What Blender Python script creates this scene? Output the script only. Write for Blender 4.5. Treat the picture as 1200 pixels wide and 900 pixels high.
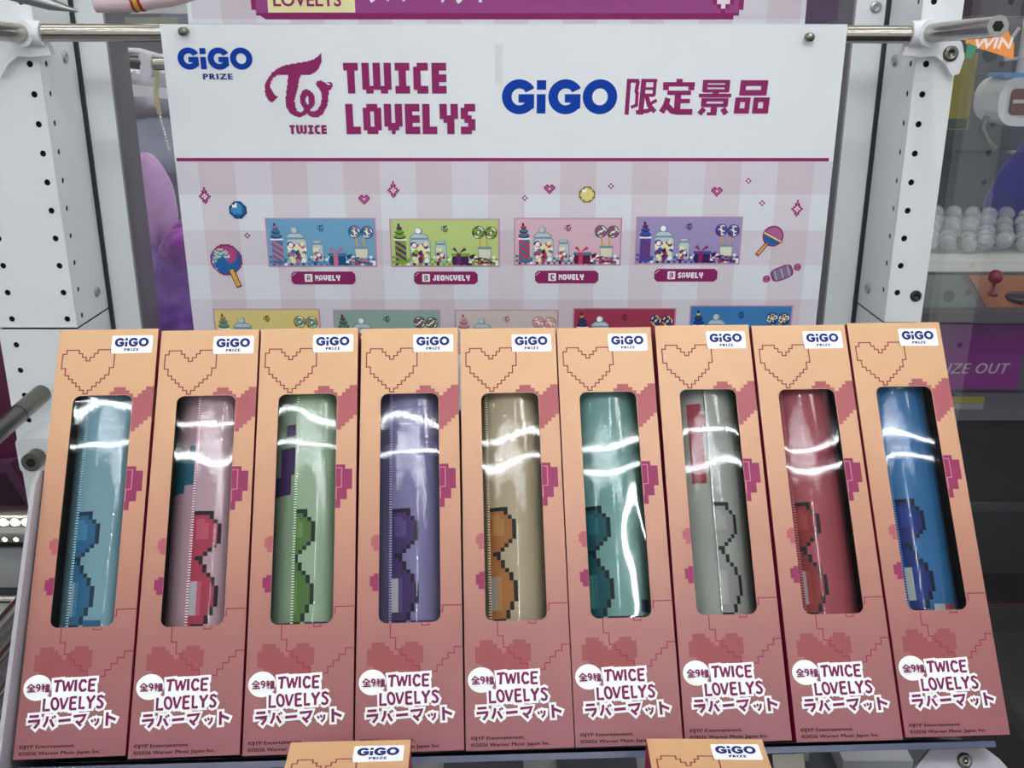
import bpy, bmesh, math, random
from mathutils import Matrix, Vector

for o in list(bpy.data.objects):
    bpy.data.objects.remove(o)
S = bpy.context.scene
C = S.collection
ZC = 1.30                      # eye height above the shop floor
F_PX = 1179.9                  # focal length for a 1200 px wide frame
PITCH = 0.3275

# ---------------------------------------------------------------- camera
cd = bpy.data.cameras.new('camera')
cam = bpy.data.objects.new('camera', cd)
C.objects.link(cam)
cam.location = (0, 0, ZC)
cam.rotation_euler = (math.pi / 2 - PITCH, 0, 0)
cd.sensor_fit = 'HORIZONTAL'
cd.sensor_width = 36.0
cd.lens = F_PX / 1200 * 36.0
cd.clip_start = 0.01
S.camera = cam

# ---------------------------------------------------------------- light
WORLD_STRENGTH = 0.47
TUBE_STRENGTH = 18.0
STRIP_STRENGTH = 38.0
S.view_settings.view_transform = 'Standard'
S.view_settings.look = 'None'
S.view_settings.exposure = 0.70
S.view_settings.gamma = 1.0
S.view_settings.use_curve_mapping = False
w = bpy.data.worlds.new('world')
S.world = w
w.use_nodes = True
bg = w.node_tree.nodes['Background']
bg.inputs[0].default_value = (0.93, 0.97, 1.0, 1)
bg.inputs[1].default_value = WORLD_STRENGTH


# ---------------------------------------------------------------- materials
def lin(c):
    r = []
    for v in c:
        v /= 255.0
        r.append(v / 12.92 if v <= 0.04045 else ((v + 0.055) / 1.055) ** 2.4)
    return (r[0], r[1], r[2], 1)


MATS = {}


def M(name, rgb=None, rough=0.5, metal=0.0, emit=0.0, spec=None, noise=0.0, nscale=40.0, coat=0.0, bump=0.0, sheen=0.0):
    if name in MATS:
        return MATS[name]
    if spec is None:
        spec = 0.15 if (' ink' in name or 'printed' in name or 'check' in name or 'paper' in name) else 0.5
    m = bpy.data.materials.new(name)
    m.use_nodes = True
    nt = m.node_tree
    b = nt.nodes['Principled BSDF']
    b.inputs['Base Color'].default_value = lin(rgb)
    b.inputs['Roughness'].default_value = rough
    b.inputs['Metallic'].default_value = metal
    b.inputs['Specular IOR Level'].default_value = spec
    b.inputs['Coat Weight'].default_value = coat
    b.inputs['Sheen Weight'].default_value = sheen
    if emit:
        b.inputs['Emission Color'].default_value = lin(rgb)
        b.inputs['Emission Strength'].default_value = emit
    if noise or bump:
        tc = nt.nodes.new('ShaderNodeTexCoord')
        n = nt.nodes.new('ShaderNodeTexNoise')
        n.inputs['Scale'].default_value = nscale
        n.inputs['Detail'].default_value = 4
        nt.links.new(tc.outputs['Object'], n.inputs['Vector'])
        if noise:
            mx = nt.nodes.new('ShaderNodeMix')
            mx.data_type = 'RGBA'
            mx.inputs['A'].default_value = lin([max(0, v * (1 - noise)) for v in rgb])
            mx.inputs['B'].default_value = lin([min(255, v * (1 + noise)) for v in rgb])
            nt.links.new(n.outputs['Fac'], mx.inputs['Factor'])
            nt.links.new(mx.outputs['Result'], b.inputs['Base Color'])
        if bump:
            bp = nt.nodes.new('ShaderNodeBump')
            bp.inputs['Strength'].default_value = bump
            bp.inputs['Distance'].default_value = 0.004
            nt.links.new(n.outputs['Fac'], bp.inputs['Height'])
            nt.links.new(bp.outputs['Normal'], b.inputs['Normal'])
    MATS[name] = m
    return m


def clear_mat(name, ior=1.45, rough=0.03, tint=(255, 255, 255), bump=0.0, bscale=(1, 1, 1), nscale=30.0, haze=0.0, gain=1.0):
    """see-through sheet: clear with a Fresnel gloss, optional crinkle and milky share"""
    if name in MATS:
        return MATS[name]
    m = bpy.data.materials.new(name)
    m.use_nodes = True
    nt = m.node_tree
    for n in list(nt.nodes):
        nt.nodes.remove(n)
    out = nt.nodes.new('ShaderNodeOutputMaterial')
    tr = nt.nodes.new('ShaderNodeBsdfTransparent')
    tr.inputs[0].default_value = lin(tint)
    gl = nt.nodes.new('ShaderNodeBsdfGlossy')
    gl.inputs['Roughness'].default_value = rough
    fr = nt.nodes.new('ShaderNodeFresnel')
    fr.inputs['IOR'].default_value = ior
    mul = nt.nodes.new('ShaderNodeMath')
    mul.operation = 'MULTIPLY'
    mul.use_clamp = True
    mul.inputs[1].default_value = gain
    nt.links.new(fr.outputs[0], mul.inputs[0])
    ge = nt.nodes.new('ShaderNodeNewGeometry')
    inv = nt.nodes.new('ShaderNodeMath')
    inv.operation = 'SUBTRACT'
    inv.inputs[0].default_value = 1.0
    nt.links.new(ge.outputs['Backfacing'], inv.inputs[1])
    m3 = nt.nodes.new('ShaderNodeMath')
    m3.operation = 'MULTIPLY'
    nt.links.new(mul.outputs[0], m3.inputs[0])
    nt.links.new(inv.outputs[0], m3.inputs[1])
    mx = nt.nodes.new('ShaderNodeMixShader')
    nt.links.new(m3.outputs[0], mx.inputs[0])
    base = tr.outputs[0]
    if haze:
        df = nt.nodes.new('ShaderNodeBsdfDiffuse')
        df.inputs[0].default_value = lin((225, 228, 232))
        m2 = nt.nodes.new('ShaderNodeMixShader')
        m2.inputs[0].default_value = haze
        nt.links.new(tr.outputs[0], m2.inputs[1])
        nt.links.new(df.outputs[0], m2.inputs[2])
        base = m2.outputs[0]
    nt.links.new(base, mx.inputs[1])
    nt.links.new(gl.outputs[0], mx.inputs[2])
    nt.links.new(mx.outputs[0], out.inputs[0])
    if bump:
        tc = nt.nodes.new('ShaderNodeTexCoord')
        mp = nt.nodes.new('ShaderNodeMapping')
        mp.inputs['Scale'].default_value = bscale
        n = nt.nodes.new('ShaderNodeTexNoise')
        n.inputs['Scale'].default_value = nscale
        n.inputs['Detail'].default_value = 3
        bp = nt.nodes.new('ShaderNodeBump')
        bp.inputs['Strength'].default_value = bump
        bp.inputs['Distance'].default_value = 0.003
        nt.links.new(tc.outputs['Object'], mp.inputs[0])
        nt.links.new(mp.outputs[0], n.inputs['Vector'])
        nt.links.new(n.outputs['Fac'], bp.inputs['Height'])
        nt.links.new(bp.outputs['Normal'], gl.inputs['Normal'])
        nt.links.new(bp.outputs['Normal'], fr.inputs['Normal'])
    MATS[name] = m
    return m


def gradient_print(name, stops, z0, z1, rough=0.42):
    """printed colour ramp along the carton's length (ink, not light)"""
    m = bpy.data.materials.new(name)
    m.use_nodes = True
    nt = m.node_tree
    b = nt.nodes['Principled BSDF']
    b.inputs['Roughness'].default_value = rough
    tc = nt.nodes.new('ShaderNodeTexCoord')
    sp = nt.nodes.new('ShaderNodeSeparateXYZ')
    mr = nt.nodes.new('ShaderNodeMapRange')
    mr.inputs['From Min'].default_value = z0
    mr.inputs['From Max'].default_value = z1
    cr = nt.nodes.new('ShaderNodeValToRGB')
    el = cr.color_ramp.elements
    el[0].position, el[0].color = stops[0][0], lin(stops[0][1])
    el[1].position, el[1].color = stops[-1][0], lin(stops[-1][1])
    for p, c in stops[1:-1]:
        e = el.new(p)
        e.color = lin(c)
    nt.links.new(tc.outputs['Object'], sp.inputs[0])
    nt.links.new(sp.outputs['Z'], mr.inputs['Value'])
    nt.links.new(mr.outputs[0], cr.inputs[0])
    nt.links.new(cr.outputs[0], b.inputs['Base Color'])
    MATS[name] = m
    return m


# ---------------------------------------------------------------- mesh helpers
class MB:
    def __init__(self):
        self.v, self.f, self.m, self.mats, self.smooth = [], [], [], [], []
        self.tf = None

    def mi(self, mat):
        if mat not in self.mats:
            self.mats.append(mat)
        return self.mats.index(mat)

    def add(self, vs, fs, mat, smooth=False):
        o = len(self.v)
        if self.tf is not None:
            vs = [self.tf @ Vector(p) for p in vs]
        self.v += [tuple(p) for p in vs]
        i = self.mi(mat)
        for f in fs:
            self.f.append([k + o for k in f])
            self.m.append(i)
            self.smooth.append(smooth)

    def box(self, a, b, mat):
        x0, y0, z0 = a
        x1, y1, z1 = b
        vs = [(x0, y0, z0), (x1, y0, z0), (x1, y1, z0), (x0, y1, z0), (x0, y0, z1), (x1, y0, z1), (x1, y1, z1), (x0, y1, z1)]
        self.add(vs, [(0, 3, 2, 1), (4, 5, 6, 7), (0, 1, 5, 4), (1, 2, 6, 5), (2, 3, 7, 6), (3, 0, 4, 7)], mat)

    def rbox(self, a, b, r, mat, seg=3, axis=1):
        """box with rounded corners in the plane across `axis`"""
        ax = [k for k in (0, 1, 2) if k != axis]
        pts = rrect(a[ax[0]], a[ax[1]], b[ax[0]], b[ax[1]], r, seg)
        self.prism(pts, a[axis], b[axis], mat, axis)

    def prism(self, pts, d0, d1, mat, axis=1):
        n = len(pts)
        ax = [k for k in (0, 1, 2) if k != axis]
        vs = []
        for d in (d0, d1):
            for p in pts:
                q = [0, 0, 0]
                q[ax[0]], q[ax[1]], q[axis] = p[0], p[1], d
                vs.append(q)
        fs = [list(range(n)), list(range(2 * n - 1, n - 1, -1))]
        fs += [[i, i + n, (i + 1) % n + n, (i + 1) % n] for i in range(n)]
        self.add(vs, fs, mat)

    def tube(self, pts, r, mat, seg=16, caps=True, radii=None):
        pts = [Vector(p) for p in pts]
        n = len(pts)
        vs = []
        up = None
        for i, p in enumerate(pts):
            t = (pts[min(i + 1, n - 1)] - pts[max(i - 1, 0)]).normalized()
            if up is None:
                up = Vector((0, 0, 1)) if abs(t.z) < 0.9 else Vector((1, 0, 0))
            s = t.cross(up).normalized()
            up = s.cross(t).normalized()
            rr = radii[i] if radii else r
            for k in range(seg):
                a = 2 * math.pi * k / seg
                vs.append(p + (s * math.cos(a) + up * math.sin(a)) * rr)
        fs = []
        for i in range(n - 1):
            for k in range(seg):
                k2 = (k + 1) % seg
                fs.append((i * seg + k, i * seg + k2, (i + 1) * seg + k2, (i + 1) * seg + k))
        self.add(vs, fs, mat, True)
        if caps:
            self.add(vs[:seg], [list(range(seg - 1, -1, -1))], mat)
            self.add(vs[-seg:], [list(range(seg))], mat)

    def lathe(self, prof, mat, origin=(0, 0, 0), axis='Z', seg=24, smooth=True):
        vs = []
        for r, h in prof:
            for k in range(seg):
                a = 2 * math.pi * k / seg
                c, s = r * math.cos(a), r * math.sin(a)
                p = {'Z': (c, s, h), 'Y': (c, h, s), 'X': (h, c, s)}[axis]
                vs.append((p[0] + origin[0], p[1] + origin[1], p[2] + origin[2]))
        fs = []
        n = len(prof)
        for i in range(n - 1):
            for k in range(seg):
                k2 = (k + 1) % seg
                fs.append((i * seg + k, i * seg + k2, (i + 1) * seg + k2, (i + 1) * seg + k))
        if prof[0][0] > 1e-6:
            fs.append(list(range(seg - 1, -1, -1)))
        if prof[-1][0] > 1e-6:
            fs.append([(n - 1) * seg + k for k in range(seg)])
        self.add(vs, fs, mat, smooth)

    def ball(self, c, r, mat, seg=16, ring=10, sc=(1, 1, 1)):
        vs, fs = [], []
        for i in range(ring + 1):
            th = math.pi * i / ring
            for k in range(seg):
                a = 2 * math.pi * k / seg
                vs.append((c[0] + r * sc[0] * math.sin(th) * math.cos(a), c[1] + r * sc[1] * math.sin(th) * math.sin(a), c[2] + r * sc[2] * math.cos(th)))
        for i in range(ring):
            for k in range(seg):
                k2 = (k + 1) % seg
                fs.append((i * seg + k, (i + 1) * seg + k, (i + 1) * seg + k2, i * seg + k2))
        self.add(vs, fs, mat, True)

    # flat print in the x/z plane, facing -y; layer lifts it off the sheet
    def flat(self, pts, mat, y=0.0):
        a = sum(pts[i][0] * pts[(i + 1) % len(pts)][1] - pts[(i + 1) % len(pts)][0] * pts[i][1] for i in range(len(pts)))
        if a < 0:
            pts = pts[::-1]
        self.add([(p[0], y, p[1]) for p in pts], [list(range(len(pts)))], mat)

    def rect(self, x0, z0, x1, z1, mat, y=0.0):
        self.flat([(min(x0, x1), min(z0, z1)), (max(x0, x1), min(z0, z1)), (max(x0, x1), max(z0, z1)), (min(x0, x1), max(z0, z1))], mat, y)

    def disc(self, cx, cz, rx, rz, mat, y=0.0, seg=20):
        self.flat([(cx + rx * math.cos(2 * math.pi * k / seg), cz + rz * math.sin(2 * math.pi * k / seg)) for k in range(seg)], mat, y)

    def ring(self, cx, cz, rx, rz, ix, iz, mat, y=0.0, seg=32, a0=0.0, a1=2 * math.pi):
        for k in range(seg):
            p, q = a0 + (a1 - a0) * k / seg, a0 + (a1 - a0) * (k + 1) / seg
            self.flat([(cx + ix * math.cos(p), cz + iz * math.sin(p)), (cx + rx * math.cos(p), cz + rz * math.sin(p)),
                       (cx + rx * math.cos(q), cz + rz * math.sin(q)), (cx + ix * math.cos(q), cz + iz * math.sin(q))], mat, y)

    def stroke(self, pts, wd, mat, y=0.0, ext=None, closed=False, mlim=0.35):
        """ribbon along a polyline with mitred joints and square ends"""
        h = wd / 2
        ext = h if ext is None else ext
        P = [Vector((p[0], p[1])) for p in pts]
        if closed:
            P = P + [P[0], P[1]]
        n = len(P)
        if not closed:
            d0 = (P[0] - P[1]).normalized()
            d1 = (P[-1] - P[-2]).normalized()
            P[0] = P[0] + d0 * ext
            P[-1] = P[-1] + d1 * ext
        L, R = [], []
        for i in range(n):
            a = (P[i] - P[i - 1]).normalized() if i > 0 else (P[1] - P[0]).normalized()
            b = (P[i + 1] - P[i]).normalized() if i < n - 1 else a
            if closed and i == 0:
                a = (P[-2] - P[-3]).normalized() if n > 3 else a
            na, nb = Vector((-a.y, a.x)), Vector((-b.y, b.x))
            mv = na + nb
            mv = mv.normalized() if mv.length > 1e-6 else na
            c = max(mlim, mv.dot(na))
            L.append(P[i] + mv * (h / c))
            R.append(P[i] - mv * (h / c))
        for i in range(n - 1):
            self.flat([R[i], R[i + 1], L[i + 1], L[i]], mat, y)

    def bitmap(self, rows, x, z, s, pal, y=0.0, sz=None, shear=0.0):
        """pixel art, top-left corner at x/z; equal neighbours in a row share one quad"""
        sz = sz or s
        for j, row in enumerate(rows):
            k = 0
            while k < len(row):
                ch = row[k]
                e = k
                while e < len(row) and row[e] == ch:
                    e += 1
                if ch in pal:
                    self.rect(x + k * s, z - (j + 1) * sz, x + e * s, z - j * sz, pal[ch], y)
                k = e

    def mesh(self, tm, mat, fn):
        vs, fs = tm
        self.add([fn(p) for p in vs], fs, mat)

    def build(self, name, parent=None):
        me = bpy.data.meshes.new(name)
        me.from_pydata(self.v, [], self.f)
        for m in self.mats:
            me.materials.append(m)
        me.polygons.foreach_set('material_index', self.m)
        me.polygons.foreach_set('use_smooth', self.smooth)
        me.update()
        o = bpy.data.objects.new(name, me)
        C.objects.link(o)
        if parent is not None:
            o.parent = parent
        return o


def rrect(x0, z0, x1, z1, r, seg=5):
    pts = []
    for cx, cz, a in ((x1 - r, z0 + r, -90), (x1 - r, z1 - r, 0), (x0 + r, z1 - r, 90), (x0 + r, z0 + r, 180)):
        for k in range(seg + 1):
            t = math.radians(a + 90 * k / seg)
            pts.append((cx + r * math.cos(t), cz + r * math.sin(t)))
    return pts


def curve_mesh(cu):
    ob = bpy.data.objects.new('tmp', cu)
    C.objects.link(ob)
    dg = bpy.context.evaluated_depsgraph_get()
    me = bpy.data.meshes.new_from_object(ob.evaluated_get(dg))
    vs = [tuple(v.co) for v in me.vertices]
    fs = [list(p.vertices) for p in me.polygons]
    bpy.data.objects.remove(ob)
    bpy.data.meshes.remove(me)
    return vs, fs


def panel(outer, holes, t):
    """flat plate with real holes; x/y outline, thickness t along z, centred"""
    cu = bpy.data.curves.new('tmp', 'CURVE')
    cu.dimensions = '2D'
    cu.fill_mode = 'BOTH'
    cu.extrude = t / 2
    for pts in [outer] + holes:
        sp = cu.splines.new('POLY')
        sp.points.add(len(pts) - 1)
        for k, p in enumerate(pts):
            sp.points[k].co = (p[0], p[1], 0, 1)
        sp.use_cyclic_u = True
    r = curve_mesh(cu)
    bpy.data.curves.remove(cu)
    return r


def text2d(s, bold=0.0, space=1.0):
    cu = bpy.data.curves.new('tmp', 'FONT')
    cu.body = s
    cu.size = 1.0
    cu.offset = bold
    cu.space_character = space
    cu.resolution_u = 3
    r = curve_mesh(cu)
    bpy.data.curves.remove(cu)
    return r


def put_text(mb, s, x0, z0, x1, z1, mat, y=0.0, bold=0.0, slant=0.0, up=0.0, space=1.0, dbl=0.0):
    """lettering fitted into a rectangle of the x/z plane"""
    vs, fs = text2d(s, bold, space)
    if not vs:
        return
    ax, bx = min(v[0] for v in vs), max(v[0] for v in vs)
    az, bz = min(v[1] for v in vs), max(v[1] for v in vs)

    def fn(p):
        u, t = (p[0] - ax) / (bx - ax), (p[1] - az) / (bz - az)
        return (x0 + u * (x1 - x0) + slant * t * (z1 - z0), y, z0 + t * (z1 - z0) + up * u)
    # fonts face +z; after mapping to x/z the winding already faces -y
    mb.mesh((vs, fs), mat, fn)
    if dbl:
        mb.mesh((vs, fs), mat, lambda p: (fn(p)[0] + dbl, y - 0.00001, fn(p)[2]))


def tag(o, label, cat, group=None):
    o['label'] = label
    o['category'] = cat
    if group:
        o['group'] = group
    return o


def thing(name, label, cat, mat=None, group=None):
    o = bpy.data.objects.new(name, None)
    o.empty_display_size = 0.02
    C.objects.link(o)
    if mat is not None:
        o.matrix_world = mat
    return tag(o, label, cat, group)


def structure(o):
    o['kind'] = 'structure'
    return o


def W(x, y, z):
    return (x, y, z + ZC)


CP, SP = math.cos(PITCH), math.sin(PITCH)


def seen(px, py, Y):
    """point of the place at distance Y ahead along the line of sight of a photo pixel"""
    dx, dz = (px - 600) / F_PX, (450 - py) / F_PX
    d = Vector((dx, CP + dz * SP, -SP + dz * CP))
    d *= Y / d.y
    return (d.x, d.y, d.z + ZC)


def frame_matrix(o, R, U):
    R, U = Vector(R).normalized(), Vector(U)
    U = (U - R * U.dot(R)).normalized()
    I = U.cross(R)
    m = Matrix(((R.x, I.x, U.x, o[0]), (R.y, I.y, U.y, o[1]), (R.z, I.z, U.z, o[2]), (0, 0, 0, 1)))
    return m


random.seed(7)
mm = 0.001

# common materials
steel = M('brushed steel', (176, 172, 164), 0.22, 1.0)
darksteel = M('dark steel', (120, 118, 112), 0.3, 1.0)
whitepaint = M('white painted sheet metal', (226, 230, 231), 0.38)
blackhole = M('dark hollow', (12, 12, 13), 0.8)
gasket = M('black gasket', (34, 40, 46), 0.5)
plum = M('plum ink', (138, 40, 98), 0.5)
logo_blue = M('blue ink', (2, 58, 156), 0.5)
navy = M('navy ink', (28, 44, 112), 0.5)
white_ink = M('white ink', (240, 244, 243), 0.5)
black_ink = M('black ink', (16, 6, 9), 0.5)
glass = clear_mat('clear pane', 1.45, 0.0)

# ================================================================ the shop (setting)
mb = MB()
mb.box((-4, -3, -0.05), (4, 4.6, 0.0), M('dark carpet', (38, 30, 32), 0.8, noise=0.3, nscale=60))
structure(mb.build('floor'))
mb = MB()
mb.box((-4, 4.5, 0), (4, 4.6, 2.9), M('far wall grey', (120, 118, 128), 0.7))
structure(mb.build('wall_back'))
mb = MB()
mb.box((-4, -3, 2.9), (4, 4.6, 2.95), M('ceiling grey', (128, 130, 134), 0.8))
structure(mb.build('ceiling'))
tube_mat = M('lit tube', (255, 252, 246), 0.5, emit=TUBE_STRENGTH)
for i, (x, y) in enumerate(((-1.5, -0.35), (0.0, -0.35), (1.5, -0.35), (-1.5, 0.9), (0.3, 0.9), (2.1, 0.9), (-0.7, -2.4), (0.9, -2.4), (-1.2, 2.6), (1.2, 2.6))):
    t = thing('ceiling_light', 'long lit tube lamp on the shop ceiling', 'ceiling light', Matrix.Translation((x, y, 2.9)), 'ceiling tube lamps')
    mb = MB()
    mb.box((-0.65, -0.06, -0.035), (0.65, 0.06, 0.0), whitepaint)
    mb.build('housing', t)
    mb = MB()
    mb.tube([(-0.62, 0, -0.055), (0.62, 0, -0.055)], 0.02, tube_mat, 12)
    mb.build('tube', t)

# ================================================================ the prize machine we look into
PF, PB = 0.945, 1.025          # front and back of its posts
LX0, LX1 = -0.500, -0.4227
RX0, RX1 = 0.3613, 0.397
ZTOP, ZBOT, ZJ = 0.42, -0.62, -0.2645
machine = thing('crane_game_machine', 'white prize machine framing the row of boxes, perforated posts on both sides', 'arcade machine', Matrix.Translation((0, 0, ZC)))


def circ(x, y, r, n=12):
    return [(x + r * math.cos(2 * math.pi * k / n), y + r * math.sin(2 * math.pi * k / n)) for k in range(n)]


ZH = [-0.0187 - 0.0262 * k for k in range(-14, 22)]


def post(x0, x1, cols, side_x, sign, joint, side_off):
    """hollow sheet-metal post: pierced front plate, pierced inner side plate"""
    mb = MB()
    for z0, z1 in ((joint + 0.001, ZTOP), (ZBOT, joint - 0.001)):
        hs = [circ(cx, z, 0.0029) for cx in cols for z in ZH if z0 + 0.004 < z < z1 - 0.004]
        mb.mesh(panel([(x0, z0), (x1, z0), (x1, z1), (x0, z1)], hs, 0.0008), whitepaint, lambda p: (p[0], PF + p[2] + 0.0004, p[1]))
        hs = [circ(PF + side_off, z, 0.0029) for z in ZH if z0 + 0.004 < z - 0.0008 < z1 - 0.004]
        mb.mesh(panel([(PF + 0.002, z0), (PB, z0), (PB, z1), (PF + 0.002, z1)], hs, 0.0008), whitepaint, lambda p: (side_x - sign * (p[2] + 0.0004), p[0], p[1]))
    # black box stands for the shade of the hollow behind the holes
    a, b = (x0 + 0.003, x1 - 0.0014) if sign > 0 else (x0 + 0.0014, x1 - 0.003)
    mb.box((a, PF + 0.004, ZBOT), (b, PB, ZTOP), blackhole)
    xo = x0 if sign > 0 else x1
    mb.box((min(xo, xo + sign * 0.002), PF + 0.002, ZBOT), (max(xo, xo + sign * 0.002), PB, ZTOP), whitepaint)
    return mb.build('post', machine)


lp = post(LX0, LX1, (-0.4314, -0.4851), LX1, 1, -0.2640, 0.0145)
rp = post(RX0, RX1, (0.3706,), RX0, -1, -0.2585, 0.0125)


def screw(parent, c, axis, mat, r=0.0055, name='screw'):
    mb = MB()
    prof = [(0.0, 0.0), (r, 0.0), (r, 0.0012), (r * 0.8, 0.0022), (r * 0.42, 0.0024), (r * 0.36, 0.0012), (0.0, 0.0010)]
    if axis == 'X+':
        mb.lathe([(a, h) for a, h in prof], mat, c, 'X')
    elif axis == 'X-':
        mb.lathe([(a, -h) for a, h in prof], mat, c, 'X')
    else:
        mb.lathe([(a, -h) for a, h in prof], mat, c, 'Y')
    return mb.build(name, parent)


zinc = M('zinc screw', (180, 184, 186), 0.3, 0.9)
blackscrew = M('black screw', (40, 42, 46), 0.35, 0.3)
screw(lp, (LX1, 1.000, -0.0135), 'X+', zinc)
screw(lp, (LX1, 1.000, -0.2405), 'X+', zinc)
screw(rp, (RX0, 0.998, -0.0165), 'X-', zinc)
screw(rp, (RX0, 0.998, -0.2365), 'X-', zinc)
screw(rp, (0.3885, PF, -0.2315), 'Y', blackscrew)
# gaskets, white back frame, its grey inner return
for x0, x1, xin, sgn in ((LX1, -0.3918, -0.3918, 1), (0.329, RX0, 0.329, -1)):
    mb = MB()
    mb.box((x0, PB + 0.002, ZBOT), (x1, PB + 0.05, ZTOP), whitepaint)
    fr = mb.build('back_frame', machine)
    mb = MB()
    xg = x0 if sgn > 0 else x1
    mb.box((xg - 0.0005 if sgn > 0 else xg - 0.004, PB - 0.001, ZBOT), (xg + 0.004 if sgn > 0 else xg + 0.0005, PB + 0.002, ZTOP), gasket)
    mb.build('gasket', fr)
    mb = MB()
    mb.box((min(xin, xin + sgn * 0.002), PB + 0.0018, ZBOT), (max(xin, xin + sgn * 0.002), PB + 0.052, ZTOP), M('grey aluminium', (146, 144, 142), 0.45, 0.6, noise=0.06, nscale=14))
    mb.build('inner_trim', fr)
    if sgn < 0:
        screw(fr, (0.3475, PB + 0.002, 0.0315), 'Y', zinc)
mb = MB()
mb.box((-0.3918, 1.034, ZBOT), (0.329, 1.039, ZTOP), glass)
mb.build('glass_pane', machine)
mb = MB()
mb.box((0.4045, 0.30, ZBOT), (0.4085, PF, ZTOP), glass)
mb.build('glass_pane', machine)
# play-field floor of pale plastic with ribs, seen under the stand
mb = MB()
tray = M('grey tray plastic', (150, 152, 154), 0.45)
mb.box((-0.90, 0.20, ZBOT - 0.02), (0.40, 1.03, ZBOT), tray)
for k in range(9):
    x = -0.46 + 0.1 * k
    mb.rbox((x, 0.66, ZBOT), (x + 0.07, 0.80, ZBOT + 0.018), 0.01, M('dark slot plastic', (62, 64, 70), 0.4), axis=2)
mb.box((0.215, 0.735, ZBOT), (0.262, 0.80, ZBOT + 0.045), tray)
mb.box((0.285, 0.715, ZBOT), (0.345, 0.80, ZBOT + 0.035), tray)
mb.build('play_field', machine)
# LED strips under the machine's top, over the front
strip_mat = M('lit strip', (246, 251, 255), 0.5, emit=STRIP_STRENGTH)
for y in (0.02, 0.075):
    mb = MB()
    mb.box((-0.78, y - 0.012, 0.492), (0.78, y + 0.012, 0.505), whitepaint)
    lb = mb.build('light_bar', machine)
    mb = MB()
    for k in range(129):
        x = -0.775 + 0.012 * k
        mb.box((x, y - 0.0027, 0.489), (x + 0.0085, y + 0.0027, 0.4918), strip_mat)
    mb.build('diodes', lb)

mb = MB()
mb.box((0.285, -0.50, 0.509), (0.309, 0.42, 0.522), whitepaint)
lb = mb.build('light_bar', machine)
mb = MB()
for k in range(76):
    mb.box((0.2940, -0.495 + 0.012 * k, 0.5062), (0.3000, -0.4865 + 0.012 * k, 0.5088), M('bright lit strip', (246, 251, 255), 0.5, emit=110.0))
mb.build('diodes', lb)

# ================================================================ rail with clamps the poster hangs on
rail = thing('metal_rail', 'polished round rail across the top that the front poster hangs from', 'rail', Matrix.Translation((0, 0, ZC)))
RY, RZ = 0.9325, 0.0072
mb = MB()
mb.tube([(-0.414, RY, RZ + 0.0005), (0.354, RY, RZ - 0.0010)], 0.0076, steel, 28)
mb.build('rod', rail)
clampm = M('white clamp plastic', (226, 228, 232), 0.35)
for sx, side in ((-0.4265, -1), (0.3640, 1)):
    mb = MB()
    y1 = 0.80
    mb.tube([(sx, RY - 0.004, RZ), (sx, y1, RZ + 0.004)], 0.0080, steel, 28)
    rod = mb.build('side_rod', rail)
    mb = MB()
    mb.lathe([(0.0, 0.0), (0.0042, 0.0), (0.0042, -0.0006), (0.0, -0.0006)], blackhole, (sx, y1 - 0.0001, RZ + 0.004), 'Y', 6, False)
    mb.build('socket', rod)
    # sleeve block that joins both rods, plus the curved mounting plate
    mb = MB()
    mb.tube([(sx, RY + 0.012, RZ), (sx, RY - 0.010, RZ)], 0.0118, clampm, 24)
    xb = sx - side * 0.010
    mb.tube([(xb - 0.006, RY, RZ), (xb + 0.006, RY, RZ)], 0.0105, clampm, 24)
    arm = [(sx - side * 0.016, RZ - 0.006), (sx - side * 0.020, RZ - 0.018), (sx - side * 0.004, RZ - 0.020), (sx + side * 0.010, RZ - 0.019), (sx + side * 0.020, RZ - 0.026), (sx + side * 0.027, RZ - 0.036),
           (sx + side * 0.033, RZ - 0.034), (sx + side * 0.036, RZ - 0.020), (sx + side * 0.032, RZ - 0.008), (sx + side * 0.020, RZ + 0.002), (sx, RZ + 0.010)]
    mb.prism(arm, PF - 0.010, PF, clampm)
    cl = mb.build('clamp', rail)
    if side > 0:
        screw(cl, (sx + side * 0.023, PF - 0.010, RZ - 0.017), 'Y', darksteel, 0.0068, 'bolt')

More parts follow.
